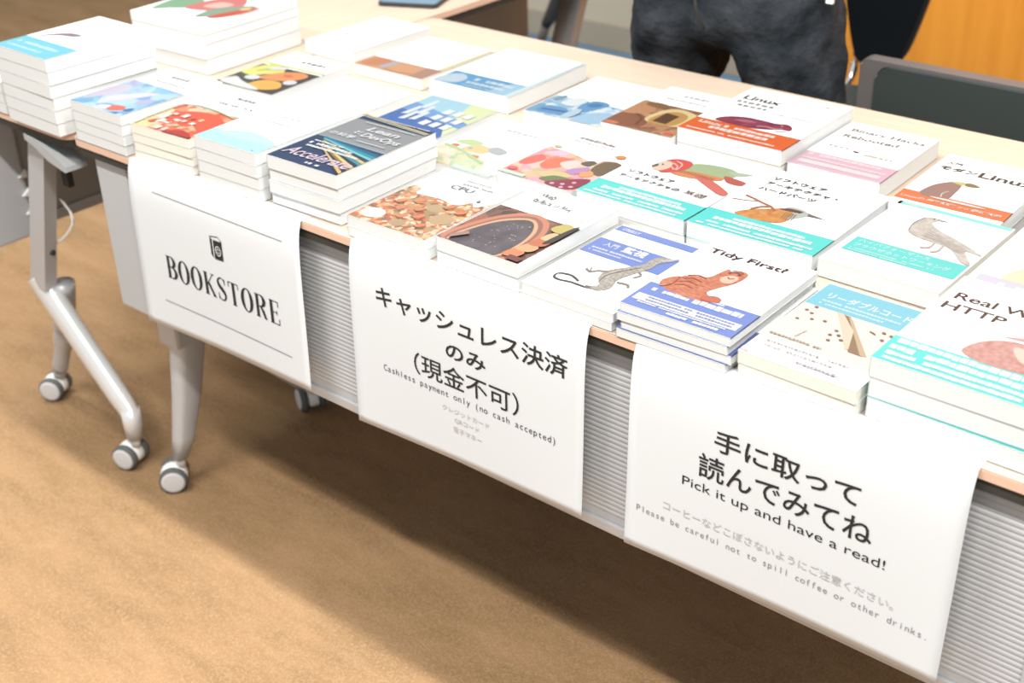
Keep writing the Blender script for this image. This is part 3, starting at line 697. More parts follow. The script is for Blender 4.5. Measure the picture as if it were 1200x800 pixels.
def art_V(A):
    A.blob((176, 196, 150), (.40, .60), (.44, .78), (.60, .84), (.78, .84), (.86, .76), (.80, .68), (.62, .62)); A.blob((190, 205, 175), (.75, .80), (.95, .84), (.86, .76))
    A.blob((226, 150, 100), (.40, .57), (.50, .66), (.66, .68), (.80, .68), (.78, .62), (.55, .56)); A.blob((222, 120, 106), (.60, .60), (.70, .63), (.99, .50), (.965, .44), (.80, .50)); A.blob((200, 100, 90), (.78, .72), (.88, .72), (.995, .70), (.985, .64), (.86, .64))
    A.blob((228, 92, 82), (.24, .64), (.22, .74), (.30, .80), (.42, .79), (.46, .70), (.42, .60), (.34, .54), (.28, .56)); A.blob((236, 214, 190), (.20, .60), (.20, .70), (.28, .72), (.33, .64), (.30, .56), (.24, .55))
    for q in (.0, .04, .08): A.line((250, 214, 205), [(.30-q*.2, .755-q), (.38-q*.3, .72-q), (.40-q*.4, .62)], .010)
    A.blob((120, 110, 100), (.185, .60), (.20, .65), (.23, .62), (.21, .58)); A.ell((60, 40, 36), .245, .655, .010, .007)
    for k in range(9): A.line((200, 96, 70), [(.45+.035*k, .61), (.47+.035*k, .65)], .006, False)
    A.text((92, 90, 84), 'ソフトウェア', .095, .535, .415, .055, .016); A.text((92, 84, 74), 'アーキテクチャの', .085, .66, .325, .055, .016); A.text((160, 110, 70), '基礎', .70, .90, .320, .07, -.012)
def art_W(A):
    A.blob(mat('print_flicker', alb((232, 168, 100), TOP), rough=.4, rgb2=alb((205, 130, 66), TOP), vscale=90), (.20, .26), (.26, .36), (.38, .44), (.46, .49), (.55, .47), (.58, .38), (.56, .29), (.44, .25))
    A.blob((190, 200, 190), (.46, .49), (.50, .53), (.60, .52), (.66, .47), (.60, .38), (.55, .36), (.56, .44)); A.blob((110, 66, 50), (.43, .46), (.49, .50), (.60, .50), (.58, .47), (.50, .46)); A.quad((120, 116, 106), (.64, .50), (.66, .455), (.80, .47))
    A.ell((30, 26, 26), .585, .475, .010, .007)
    for k in range(5): A.line((140, 110, 80), [(.50+.02*k, .44), (.52+.02*k, .34)], .006, False)
    A.line((200, 120, 86), [(.10, .53), (.20, .505), (.28, .48), (.36, .46), (.42, .42)], .020); A.line((190, 130, 100), [(.05, .44), (.16, .46), (.24, .49)], .010); A.line((200, 120, 86), [(.26, .36), (.30, .42), (.36, .46)], .022)
    A.text((112, 112, 106), 'ソフトウェア', .11, .555, .835, .052, .016); A.text((112, 112, 106), 'アーキテクチャ・', .105, .70, .745, .052, .016); A.text((112, 112, 106), 'ハードパーツ', .11, .58, .650, .052, .016)
def art_X(A):
    A.rect((150, 244, 238), .03, .985, .955, 1.0); A.text((225, 250, 250), "O'REILLY", .06, .26, .965, .026, .02)
    A.rect(TUR, .055, .985, .185, .385)
    A.text((235, 252, 252), 'ハイパフォーマンス', .10, .70, .325, .040, .008); A.text((235, 252, 252), 'ブラウザネットワーキング', .10, .90, .262, .045, .012); A.marks((215, 248, 248), .1, .8, .225, .014, .2, seed=3); A.marks((215, 248, 248), .1, .6, .200, .012, .2, seed=5)
    cr = mat('print_crow', alb((226, 222, 214), TOP), rough=.4, rgb2=alb((196, 190, 182), TOP), vscale=140)
    A.blob(cr, (.33, .62), (.30, .74), (.32, .84), (.38, .87), (.45, .86), (.42, .80), (.52, .73), (.70, .67), (.88, .60), (.995, .54), (.86, .545), (.99, .40), (.90, .41), (.76, .52), (.64, .55), (.50, .56), (.40, .58))
    A.quad((196, 188, 178), (.43, .875), (.43, .845), (.53, .86)); A.ell((90, 84, 80), .40, .855, .010, .007)
    for k in range(4): A.line((176, 168, 158), [(.46, .70-.03*k), (.62, .64-.02*k), (.86, .56-.02*k)], .006)
    A.line((214, 200, 184), [(.60, .55), (.60, .48), (.54, .45)], .020); A.line((214, 200, 184), [(.68, .54), (.68, .46), (.64, .43)], .020)
    A.line((150, 140, 130), [(.33, .62), (.30, .74), (.33, .85)], .006)
def art_Y(A):
    A.blob((250, 238, 205), (.2, .25), (.35, .55), (.7, .6), (.9, .4), (.8, .25)); A.rect((222, 222, 236), .05, .97, .12, .27); A.marks((248, 248, 252), .2, .85, .18, .05, .15, seed=3)
def art_N(A):
    A.rect((70, 66, 58), 0, 1, 0, .60)
    A.blob((240, 240, 130), (.0, .35), (.1, .62), (.3, .64), (.5, .5), (.35, .38), (.2, .3)); A.line((130, 140, 90), [(.15, .42), (.3, .54)], .02, False)
    A.blob((244, 160, 96), (.35, .3), (.5, .5), (.75, .58), (.9, .5), (.8, .35), (.55, .28)); A.blob((250, 190, 90), (.45, .08), (.5, .25), (.75, .28), (.9, .15), (.7, .04))
    A.ell((235, 236, 240), .3, .26, .11, .06); A.ell((230, 232, 238), .86, .32, .09, .06); A.blob((238, 240, 240), (.05, .04), (.1, .2), (.3, .14), (.7, .05), (.6, .01)); A.ell((236, 120, 90), .65, .45, .07, .03); A.blob((238, 240, 236), (.2, .5), (.28, .6), (.45, .6), (.4, .53)); A.rect((240, 245, 160), 0, 1, .62, .66)
    A.marks((150, 156, 160), .4, .8, .78, .06, .4, seed=4)
def art_S(A): A.marks((240, 240, 238), .3, .8, .7, .04, .3, seed=4)
def art_R(A):
    A.rect((70, 116, 190), 0, 1, 0, 1); A.quad((175, 222, 240), (.0, .995), (.995, .995), (.995, .60), (.0, .80)); A.quad((232, 242, 190), (.6, .995), (.995, .995), (.995, .3), (.8, .5)); A.quad((120, 170, 222), (0, .80), (.995, .62), (.995, .5), (0, .62))
    for j, (s, t) in enumerate(((.16, .7), (.25, .58), (.20, .42), (.32, .45), (.12, .52))): A.quad((235, 242, 250), (s, t), (s+.08, t+.02), (s+.08, t+.20), (s+.02, t+.22))
    for r_ in range(3):
        for c_ in range(3): A.quad((246, 248, 250), (.50+.15*r_, .42+.14*c_), (.60+.15*r_, .41+.14*c_), (.61+.15*r_, .51+.14*c_), (.51+.15*r_, .52+.14*c_))
    A.ell((250, 226, 140), .86, .22, .10, .07); A.ell((30, 60, 110), .98, .12, .02, .02)
def art_P(A):
    A.rect((232, 176, 134), 0, 1, 0, .27); A.blob((224, 150, 110), (.05, .05), (.1, .24), (.3, .24), (.35, .08)); A.quad((190, 200, 222), (.30, .06), (.36, .26), (.42, .26), (.40, .06)); A.rect((196, 150, 130), .80, 1, 0, .27); A.line((210, 140, 90), [(.4, .05), (.6, .02), (.78, .06)], .02)
    A.quad((252, 238, 180), (.93, .27), (.995, .27), (.995, .97), (.95, .97)); A.marks((236, 236, 236), .3, .8, .6, .03, .3, seed=5)
def art_Q(A):
    A.rect((92, 170, 220), .03, .93, .02, .30); A.blob((205, 225, 240), (.03, .04), (.05, .20), (.18, .26), (.30, .18), (.26, .06)); A.quad((170, 215, 240), (.70, .02), (.93, .02), (.93, .29), (.78, .29))
    A.marks((230, 242, 250), .38, .85, .18, .06, .15, seed=3); A.marks((230, 242, 250), .36, .82, .10, .05, .15, seed=4); A.marks((210, 232, 248), .36, .7, .05, .02, .15, seed=5); A.quad((224, 246, 250), (.93, .02), (.995, .0), (.995, .99), (.95, .99))
    A.marks((222, 226, 230), .50, .60, .80, .03, .3, seed=8); A.marks((215, 220, 225), .70, .92, .62, .02, .3, seed=9)
def art_T(A):
    pm = paint('print_orchard', [(236, 232, 200), (222, 232, 196), (246, 236, 214), (200, 222, 180), (246, 226, 190)], 90, warp=.02)
    A.blob(pm, (.0, .0), (.0, .30), (.2, .34), (.45, .3), (.7, .22), (.8, .05), (.6, .0)); A.blob((205, 228, 170), (.06, .42), (.18, .52), (.36, .50), (.30, .42)); A.blob((250, 218, 160), (.25, .34), (.35, .46), (.55, .44), (.52, .32)); A.ell((236, 130, 70), .14, .36, .05, .03); A.ell((236, 150, 90), .52, .26, .05, .03); A.ell((150, 190, 225), .33, .37, .025, .02)
    A.blob((190, 198, 198), (.50, .44), (.56, .50), (.72, .46), (.70, .38), (.58, .38)); A.line((190, 220, 170), [(.02, .34), (.3, .30), (.7, .18)], .03); A.rect((222, 240, 230), .5, 1, 0, .06)
    A.marks((228, 232, 232), .30, .70, .80, .05, .3, seed=6)
def art_U(A):
    A.blob(paint('print_flowers', [(246, 190, 176), (250, 208, 200), (238, 150, 136), (246, 214, 190), (232, 170, 190), (250, 200, 160), (214, 196, 150), (244, 180, 190)], 65, warp=.03), (0, .0), (.0, .52), (.10, .57), (.4, .55), (.72, .50), (.75, .57), (.99, .57), (.999, .0), sub=2)
    A.blob((234, 120, 110), (.02, .30), (.10, .42), (.22, .36), (.16, .22), (.05, .2)); A.blob((238, 130, 100), (.25, .28), (.30, .44), (.45, .46), (.50, .32), (.38, .22)); A.blob((252, 222, 214), (.42, .36), (.50, .46), (.62, .44), (.6, .3)); A.blob((246, 206, 226), (.08, .46), (.2, .55), (.35, .53), (.25, .45)); A.blob((226, 206, 150), (.35, .14), (.6, .24), (.75, .2), (.55, .1))
    A.blob((110, 96, 84), (.60, .44), (.66, .52), (.74, .50), (.72, .42)); A.blob((120, 100, 76), (.78, .42), (.80, .56), (.995, .57), (.995, .34), (.86, .34)); A.blob((196, 150, 200), (.60, .28), (.72, .40), (.80, .36), (.72, .24)); A.blob((246, 170, 110), (.76, .30), (.84, .36), (.92, .30), (.84, .24)); A.blob((120, 130, 90), (.50, .06), (.6, .16), (.8, .16), (.7, .06))
    A.blob((150, 50, 80), (.62, .02), (.75, .14), (.96, .24), (.995, .1), (.9, .01)); 
    for s, t in ((.8, .07), (.88, .13), (.7, .04), (.92, .06), (.84, .02)): A.ell((244, 190, 205), s, t, .025, .016)
    A.rect((214, 236, 222), 0, .35, 0, .05); A.ell((236, 110, 130), .1, .1, .06, .03); A.ell((236, 150, 80), .86, .68, .06, .035); A.line((236, 160, 90), [(.72, .66), (.80, .68)], .01, False); A.ell((250, 206, 160), .10, .60, .05, .02)
    A.text((205, 120, 110), 'Ruby', .44, .63, .80, .05, .01); A.marks((205, 214, 206), .14, .42, .81, .045, .2, seed=4); A.marks((226, 226, 226), .12, .66, .76, .02, .2, seed=5)
def art_AB(A):
    A.rect(paint('print_blue_cloth', [(214, 234, 246), (190, 220, 240), (150, 200, 230), (226, 240, 250), (120, 176, 216), (236, 246, 250)], 55, warp=.04), .0, 1, 0, .44)
    A.blob((96, 164, 214), (.45, .30), (.50, .48), (.72, .46), (.66, .28), (.55, .2)); A.blob((60, 130, 190), (.5, .36), (.56, .44), (.66, .42), (.6, .34)); A.blob((100, 160, 210), (.10, .06), (.14, .20), (.40, .20), (.44, .06)); A.quad((40, 96, 160), (.14, .12), (.44, .16), (.44, .13), (.14, .09)); A.blob((170, 210, 238), (.62, .0), (.66, .2), (.9, .3), (.97, .1), (.8, .0)); A.blob((120, 170, 190), (.05, .34), (.10, .46), (.16, .42), (.12, .32)); A.blob((236, 246, 252), (.20, .30), (.28, .48), (.44, .44), (.40, .28)); A.blob((190, 220, 240), (.46, .04), (.48, .24), (.58, .22), (.56, .04)); A.line((40, 90, 140), [(.56, .24), (.60, .14), (.58, .04)], .012)
def art_AC(A):
    A.rect(paint('print_cave', [(176, 122, 92), (196, 144, 108), (150, 100, 74), (206, 160, 116), (164, 116, 80), (186, 130, 100)], 80, warp=.03), 0, 1, 0, .60); A.blob((150, 92, 66), (0, .05), (.05, .3), (.3, .3), (.5, .15), (.4, .03)); A.blob((206, 152, 110), (.0, .3), (.0, .58), (.12, .59), (.35, .42), (.2, .3)); A.blob((150, 110, 70), (.12, .52), (.14, .6), (.4, .59), (.35, .5))
    A.blob((240, 220, 160), (.40, .22), (.42, .48), (.62, .56), (.92, .48), (.95, .30), (.80, .20)); A.blob((206, 160, 96), (.45, .22), (.48, .42), (.62, .50), (.80, .44), (.82, .26), (.70, .18)); A.quad((104, 66, 44), (.50, .23), (.50, .44), (.70, .42), (.70, .22)); A.ell((225, 130, 90), .12, .04, .1, .03); A.ell((230, 110, 90), .9, .06, .06, .03); A.line((120, 80, 54), [(.2, .3), (.34, .24), (.4, .1)], .02)
    A.marks((226, 226, 226), .35, .7, .82, .05, .3, seed=4); A.marks((234, 234, 234), .2, .8, .72, .03, .3, seed=5)
def art_AD(A):
    an = mat('print_seal', alb((140, 52, 78), TOP), rough=.4, rgb2=alb((166, 78, 98), TOP), vscale=70)
    A.blob(an, (.16, .27), (.20, .36), (.34, .42), (.52, .43), (.64, .425), (.74, .45), (.81, .41), (.83, .35), (.76, .34), (.66, .29), (.5, .25), (.3, .25)); A.blob((190, 120, 140), (.30, .34), (.40, .38), (.50, .37), (.40, .33)); A.line((235, 200, 210), [(.54, .31), (.62, .335), (.70, .33), (.76, .36)], .010); A.blob((246, 210, 214), (.72, .30), (.80, .33), (.83, .32), (.76, .28)); A.ell((246, 220, 225), .72, .40, .010, .008)
    A.text((110, 110, 104), 'Linux', .07, .44, .745, .085, .0); A.marks((190, 190, 186), .07, .45, .665, .045, .35, seed=4); A.marks((196, 196, 192), .12, .42, .60, .040, .35, seed=5); A.marks((222, 222, 220), .5, .9, .57, .02, .35, seed=6); A.marks((220, 228, 230), .80, .86, .88, .04, .3, seed=7)
def band_AD(A):
    w_ = (253, 240, 232); A.text(w_, 'Linux', .07, .30, .165, .05, .04); A.marks(w_, .32, .80, .165, .045, .12, seed=3); A.marks(w_, .22, .78, .095, .055, .12, seed=4); A.marks(w_, .05, .90, .035, .022, .12, seed=5)
def art_AE(A):
    A.text((178, 182, 182), 'Binary Hacks', .12, .94, .79, .085, -.004); A.text((176, 180, 180), 'Rebooted', .12, .73, .67, .07, -.004); A.ell((80, 84, 86), .45, .435, .030, .016); A.ell((150, 160, 160), .42, .445, .02, .012)
    A.marks((214, 216, 214), .12, .35, .45, .03, .5, seed=5); A.marks((232, 226, 200), .55, .85, .40, .03, .5, seed=6); A.ell((236, 232, 214), .62, .42, .06, .02)
def band_AE(A):
    w_ = (253, 240, 244); A.marks(w_, .06, .86, .215, .050, .10, seed=3); A.marks(w_, .05, .95, .14, .035, .10, seed=4); A.rect((252, 240, 244), .06, .94, .055, .115)
def art_AF(A):
    A.blob((166, 134, 128), (.16, .22), (.17, .38), (.26, .50), (.33, .53), (.40, .50), (.42, .36), (.40, .22)); A.blob((226, 210, 130), (.30, .52), (.36, .55), (.43, .545), (.40, .50)); A.blob((150, 130, 90), (.42, .55), (.49, .56), (.56, .52), (.44, .50)); A.line((236, 220, 214), [(.36, .36), (.33, .30), (.35, .24)], .012)
    A.text((150, 150, 140), '入門', .07, .22, .81, .05); A.text((104, 110, 100), 'モダン', .06, .42, .70, .075, .014); A.text((104, 110, 100), 'Linux', .44, .97, .69, .095, .0)
def band_AF(A):
    w_ = (253, 236, 228); A.text(w_, 'Linuxの', .03, .25, .125, .038, .02); A.text(w_, '基礎知識', .27, .54, .125, .045, .05); A.text(w_, 'から', .56, .66, .128, .03, .02); A.text(w_, '最新状況', .68, .95, .125, .045, .05); A.ell((253, 240, 232), .52, .21, .26, .016)
def art_M(A):
    A.blob((150, 196, 158), (.10, .15), (.02, .6), (.3, .55), (.42, .35), (.25, .22)); A.blob((240, 140, 134), (.35, .30), (.40, .62), (.62, .75), (.82, .52), (.66, .34)); A.blob((156, 186, 160), (.68, .16), (.64, .36), (.78, .55), (.92, .62), (.88, .36), (.78, .2)); A.blob((232, 96, 80), (.80, .20), (.84, .40), (.97, .62), (.99, .40), (.90, .22)); A.blob((250, 214, 200), (.48, .4), (.52, .56), (.7, .56), (.66, .42)); A.ell((252, 220, 160), .9, .52, .05, .05)

# key: x, y, h, angle, W, L, n
pile('A', -.888, -.012, .135, -.006, .158, .212, 6, 'thick paperback with light blue band at the left end', art_A, page=M_page, lower_edge=None, jit=.0007)
pile('Z', -1.060, -.006, .060, .01, .150, .205, 3, 'white paperback left of the light blue band pile')
pile('M', -1.010, .345, .095, .05, .215, .245, 4, 'large white book with green and red cover picture', art_M, thick=[.030, .028, .017, .0188])
pile('B', -.698, -.000, .070, .005, .138, .209, 4, 'paperback with blue sea painting cover', art_B, jit=.0008)
pile('C', -.538, .003, .062, .060, .138, .204, 4, 'paperback with red and orange painted cover', art_C, page=M_cream, jit=.0008)
pile('D', -.372, .003, .078, .025, .138, .210, 4, 'white paperback with pale cyan foot strip', art_D, jit=.0005)
pile('E', -.220, .016, .078, .022, .144, .209, 4, 'navy and grey paperback with teal light streaks', art_E, thick=[.0185, .019, .0185, .0208], jit=.004)
pile('F', -.046, .006, .032, .02, .146, .210, 2, 'paperback with painted crowd cover', art_F)
pile('G', .117, .013, .042, -.008, .141, .214, 2, 'paperback with dark arched hall cover', art_G)
pile('H', .270, .004, .025, -.005, .143, .217, 2, 'white book with grey lizard and blue title block', art_H, jit=.003)
pile('I', .424, .001, .046, .018, .149, .207, 4, 'paperback with ginger cat cover', art_I, bandc=BLU, band=(0, .32), band_print=band_I, jit=.005)
pile('J', .582, .006, .034, -.012, .144, .208, 2, 'paperback with blue head strip and folded feather cover', art_J, page=M_cream)
pile('K', .731, .018, .072, -.003, .182, .235, 3, 'book with pink shell cover and turquoise band', art_K, bandc=TUR, band=(0, .25), band_print=band_K, jit=.003)
pile('N', -.672, .272, .035, .06, .148, .205, 2, 'paperback with yellow and orange shapes on black', art_N)
pile('S', -.505, .236, .030, .024, .170, .205, 1, 'blank white paperback behind the pale cyan pile', art_S)
pile('R', -.300, .247, .030, .025, .149, .210, 1, 'paperback with blue cover behind the navy and grey paperback', art_R)
pile('T', -.130, .225, .030, .017, .152, .210, 1, 'paperback with pale green and yellow orchard cover', art_T)
pile('U', .020, .248, .035, .003, .140, .218, 1, 'paperback with pink flower painting cover', art_U)
pile('V', .174, .242, .045, -.004, .180, .228, 2, 'white book with red headed bird cover', art_V, bandc=TUR, band=(0, .24), band_print=bandmarks(40))
pile('W', .358, .243, .045, .018, .184, .230, 2, 'white book with woodpecker cover and turquoise band', art_W, bandc=TUR, band=(0, .255), band_print=bandmarks(50))
pile('X', .552, .241, .048, -.006, .158, .226, 2, 'white book with grey crow and turquoise title block', art_X, page=M_cream)
pile('Y', .716, .262, .046, .0, .180, .228, 2, 'white book with pale lilac band at the right edge', art_Y)
pile('O', -.757, .566, .025, -.018, .141, .214, 1, 'blank white paperback beside the tablet', lambda A: A.ell((214, 212, 196), .26, .38, .06, .02))
pile('P', -.575, .524, .022, .012, .176, .212, 1, 'white paperback with tan foot strip', art_P, page=M_cream)
pile('Q', -.370, .515, .030, .026, .182, .232, 1, 'white book with sky blue foot block', art_Q)
pile('AB', -.128, .490, .030, .035, .150, .214, 1, 'paperback with blue and white painted cover', art_AB, page=M_cream)
pile('AC', .018, .508, .035, .028, .134, .214, 1, 'paperback with brown cave painting cover', art_AC)
pile('AD', .154, .526, .050, .012, .182, .233, 2, 'white book with maroon animal and orange band', art_AD, bandc=ORG, band=(0, .25), band_print=band_AD)
pile('AE', .340, .542, .030, .022, .147, .213, 1, 'white book with pale pink band at the back', art_AE, bandc=(244, 202, 220), band=(0, .285), band_print=band_AE)
pile('AF', .541, .456, .048, .03, .150, .212, 2, 'book with brown bird and narrow orange band', art_AF, bandc=(242, 130, 84), band=(.085, .25), band_print=band_AF)
for key, x, y in (('AG', .705, .50),):
    pile(key, x, y, .03, .01, .182, .232, 1, 'white book at the right edge behind the lilac band book')

# tablet on the crosswise table
tb = empty('tablet', (-.893, .915, .001), .40, 'dark tablet with blue lit screen lying on the crosswise table', 'tablet')
bm = bmesh.new(); prism(bm, rrect(-.005, .135, -.016, .20, .012), 'z', 0, .008); link('body', bm, M_dark, tb)
M_scr = bpy.data.materials.new('screen'); M_scr.use_nodes = True; bs = M_scr.node_tree.nodes['Principled BSDF']
bs.inputs['Base Color'].default_value = (.02, .03, .04, 1); bs.inputs['Roughness'].default_value = .15
bs.inputs['Emission Color'].default_value = (.28, .50, .70, 1); bs.inputs['Emission Strength'].default_value = .7
bm = bmesh.new(); prism(bm, rrect(0, .130, -.010, .195, .006), 'z', .008, .0083); link('screen', bm, M_scr, tb)

# ------------------------------------------------------------------ person behind the tables
M_denim = mat('denim', (.034, .038, .044), rough=.85, rgb2=(.010, .014, .018), vscale=14, bump=.6, bscale=22, bdist=.02, spec=.15)
M_shirt = mat('shirt_cloth', (.10, .11, .13), rough=.9, spec=.1)
M_skin = mat('skin', (.55, .34, .24), rough=.55)
M_hair = mat('hair', (.02, .017, .015), rough=.5)
PX, PY = -.072, 1.07
person = empty('person', (PX, PY, FL), .0, 'person in dark jeans standing behind the tables', 'person')
def skin_mesh(name, verts, edges, radii, mt, parent, sub=2, voxel=None):
    me = bpy.data.meshes.new(name); me.from_pydata(verts, edges, [])
    o = bpy.data.objects.new(name, me); C.objects.link(o)
    sk = o.modifiers.new('skin', 'SKIN'); sk.use_smooth_shade = True
    for i, rr in enumerate(radii): me.skin_vertices[0].data[i].radius = rr
    me.skin_vertices[0].data[0].use_root = True
    ss = o.modifiers.new('sub', 'SUBSURF'); ss.levels = sub; ss.render_levels = sub
    bpy.context.view_layer.update(); dg = bpy.context.evaluated_depsgraph_get()
    m2 = bpy.data.meshes.new_from_object(o.evaluated_get(dg)); bpy.data.objects.remove(o)
    m2.name = name; m2.materials.clear(); m2.materials.append(mt)
    for p in m2.polygons: p.use_smooth = True
    ob = bpy.data.objects.new(name, m2); C.objects.link(ob); ob.parent = parent
    return ob
# body: pelvis root, torso, neck, head, arms (hands held in front of the chest), legs
V = [(0, 0, .93), (0, .01, 1.10), (0, .015, 1.28), (0, .02, 1.40), (0, .01, 1.49), (0, -.012, 1.555), (0, -.015, 1.63), (0, -.005, 1.70)]
R_ = [(.15, .11), (.135, .10), (.155, .105), (.12, .08), (.052, .052), (.060, .072), (.074, .090), (.060, .074)]
Ed = [(i, i+1) for i in range(7)]
def add(p, r, frm): V.append(p); R_.append(r); Ed.append((frm, len(V)-1)); return len(V)-1
for s in (-1, 1):
    a = add((s*.17, .02, 1.41), (.055, .055), 3); a = add((s*.23, .03, 1.24), (.043, .043), a); a = add((s*.24, .0, 1.12), (.038, .038), a)
    a = add((s*.19, -.13, 1.17), (.032, .032), a); a = add((s*.13, -.22, 1.22), (.026, .022), a); add((s*.10, -.28, 1.25), (.030, .016), a)
for s in (-1, 1):
    a = add((s*.10, 0, .86), (.085, .09), 0); a = add((s*.13, 0, .48), (.055, .058), a); a = add((s*.15, .02, .10), (.038, .042), a); a = add((s*.16, -.05, .04), (.042, .035), a); add((s*.17, -.15, .035), (.035, .025), a)
body = skin_mesh('body', V, Ed, R_, M_skin, person)
for s in (-1, 1):     # fingers
    for k in range(4):
        p0 = Vector((s*(.115-.018*k), -.275, 1.262-.012*k)); fv = [p0, p0+Vector((-s*.012, -.035, .004)), p0+Vector((-s*.03, -.055+.004*abs(k-1), -.006))]
        skin_mesh('finger', fv, [(0, 1), (1, 2)], [(.010, .010), (.009, .009), (.007, .007)], M_skin, body, 1)
    p0 = Vector((s*.085, -.25, 1.275)); skin_mesh('thumb', [p0, p0+Vector((-s*.02, -.02, .02)), p0+Vector((-s*.032, -.04, .022))], [(0, 1), (1, 2)], [(.011, .011), (.010, .010), (.008, .008)], M_skin, body, 1)
# head details
bm = bmesh.new(); bmesh.ops.create_uvsphere(bm, u_segments=20, v_segments=12, radius=1); bmesh.ops.scale(bm, vec=(.086, .106, .098), verts=bm.verts[:]); bmesh.ops.translate(bm, vec=(0, .006, 1.675), verts=bm.verts[:])
bmesh.ops.delete(bm, geom=[v for v in bm.verts if v.co.y < -.045 and v.co.z < 1.725 or v.co.z < 1.60], context='VERTS'); link('hair', bm, M_hair, person, True)
bm = bmesh.new(); tube(bm, [(0, -.105, 1.665), (0, -.120, 1.64), (0, -.112, 1.632)], [.008, .013, .008], 8)
for s in (-1, 1): disc_cyl(bm, (s*.03, -.100, 1.668), (0, 1, 0), .010, .008, 10)
tube(bm, [(-.022, -.103, 1.598), (0, -.110, 1.596), (.022, -.103, 1.598)], [.003, .006, .003], 8)
for s in (-1, 1): disc_cyl(bm, (s*.086, .0, 1.655), (1, 0, 0), .024, .012, 12)
link('face', bm, M_skin, person, True)
# jeans: two loose legs joined at the seat, then fused and wrinkled
bm = bmesh.new()
def ering(cx, cy, z, rx, ry, n=28, p=2.3): return [(cx+rx*math.copysign(abs(math.cos(a))**(2/p), math.cos(a)), cy+ry*math.copysign(abs(math.sin(a))**(2/p), math.sin(a)), z) for a in [2*PI*k/n for k in range(n)]]
for s in (-1, 1):
    q = [(.170, .0, .04, .070, .085), (.162, 0, .30, .072, .085), (.150, 0, .50, .074, .088), (.144, 0, .62, .084, .085), (.126, 0, .70, .096, .10), (.105, 0, .78, .104, .125), (.096, 0, .86, .104, .13), (.088, 0, .94, .10, .12)]
    rings(bm, [ering(s*cx, cy, z, rx, ry) for cx, cy, z, rx, ry in q])
rings(bm, [ering(0, 0, z, rx, ry) for z, rx, ry in ((.725, .03, .05), (.745, .08, .09), (.80, .165, .125), (.90, .185, .132), (.98, .178, .125), (1.04, .165, .118))])
me = bpy.data.meshes.new('trousers'); bm.to_mesh(me); bm.free()
o = bpy.data.objects.new('trousers', me); C.objects.link(o)
rm = o.modifiers.new('r', 'REMESH'); rm.mode = 'VOXEL'; rm.voxel_size = .011; rm.use_smooth_shade = True
sm = o.modifiers.new('s', 'SMOOTH'); sm.iterations = 6; sm.factor = .6
tx = bpy.data.textures.new('folds', 'CLOUDS'); tx.noise_scale = .07; tx.noise_depth = 2
dp = o.modifiers.new('d', 'DISPLACE'); dp.texture = tx; dp.strength = .026; dp.mid_level = .5; dp.texture_coords = 'LOCAL'
bpy.context.view_layer.update(); dg = bpy.context.evaluated_depsgraph_get(); m2 = bpy.data.meshes.new_from_object(o.evaluated_get(dg)); bpy.data.objects.remove(o)
m2.materials.clear(); m2.materials.append(M_denim)
for p in m2.polygons: p.use_smooth = True
tr = bpy.data.objects.new('trousers', m2); C.objects.link(tr); tr.parent = person
M_stitch = mat('seam_thread', (.045, .042, .04), rough=.8)
bm = bmesh.new(); tube(bm, smooth_open([(0, -.148, .98), (0, -.156, .90), (0, -.150, .84), (0, -.12, .79)], 5), .003, 6)
link('fly_seam', bm, M_stitch, tr, True)
for s in (-1, 1):
    bm = bmesh.new(); tube(bm, smooth_open([(s*.09, -.148, .985), (s*.12, -.150, .93), (s*.18, -.115, .90)], 5), .0028, 6); link('pocket_seam', bm, M_stitch, tr, True)
bm = bmesh.new(); rings(bm, [ering(0, .0, z, rx, ry, 32) for z, rx, ry in ((1.0, .205, .145), (1.12, .19, .13), (1.28, .210, .140), (1.38, .215, .135), (1.44, .16, .115), (1.475, .09, .085), (1.495, .068, .07))], caps=False)
link('shirt', bm, M_shirt, person, True)
for s in (-1, 1):
    bm = bmesh.new(); tube(bm, [(s*.15, .02, 1.41), (s*.22, .03, 1.30), (s*.245, .03, 1.20), (s*.245, .0, 1.11)], [.075, .070, .062, .058], 14); link('sleeve', bm, M_shirt, person, True)
    bm = bmesh.new(); rings(bm, [[(s*.165+(x_)*1.0, -.045+y_, z) for x_, y_ in rrect(-.05*q, .05*q, -.145*q, .12*q, .045*q)] for z, q in ((.002, .95), (.03, 1), (.06, .8), (.085, .5))]); link('shoe', bm, M_dark, person, True)
bm = bmesh.new()
tube(bm, [(.215, -.04, .925), (.222, -.05, .905)], .003, 6); box(bm, .214, .228, -.062, -.054, .855, .905, bevel=.002); box(bm, .205, .217, -.062, -.056, .862, .90, bevel=.002)
link('key_tag', bm, M_cwhite, person)

# ------------------------------------------------------------------ chairs
M_leather = mat('chair_leather', (.020, .028, .027), rough=.55, bump=.5, bscale=500, bdist=.0012, spec=.35)
M_frame = mat('chair_frame', (.085, .08, .08), rough=.4, spec=.4)
M_chrome = mat('chrome', (.75, .75, .75), rough=.18, metal=1.0)
ch = empty('chair', (.415, 1.34, FL), 0, 'dark chair with grained back in a grey frame, close behind the tables at right', 'chair')
bm = bmesh.new()
def slab_y(bm, pts, y0, y1, bev=0, mi=0):
    prism(bm, pts, 'y', y0, y1, mi)
    if bev: bmesh.ops.bevel(bm, geom=[e for e in bm.edges], offset=bev, segments=2, affect='EDGES')
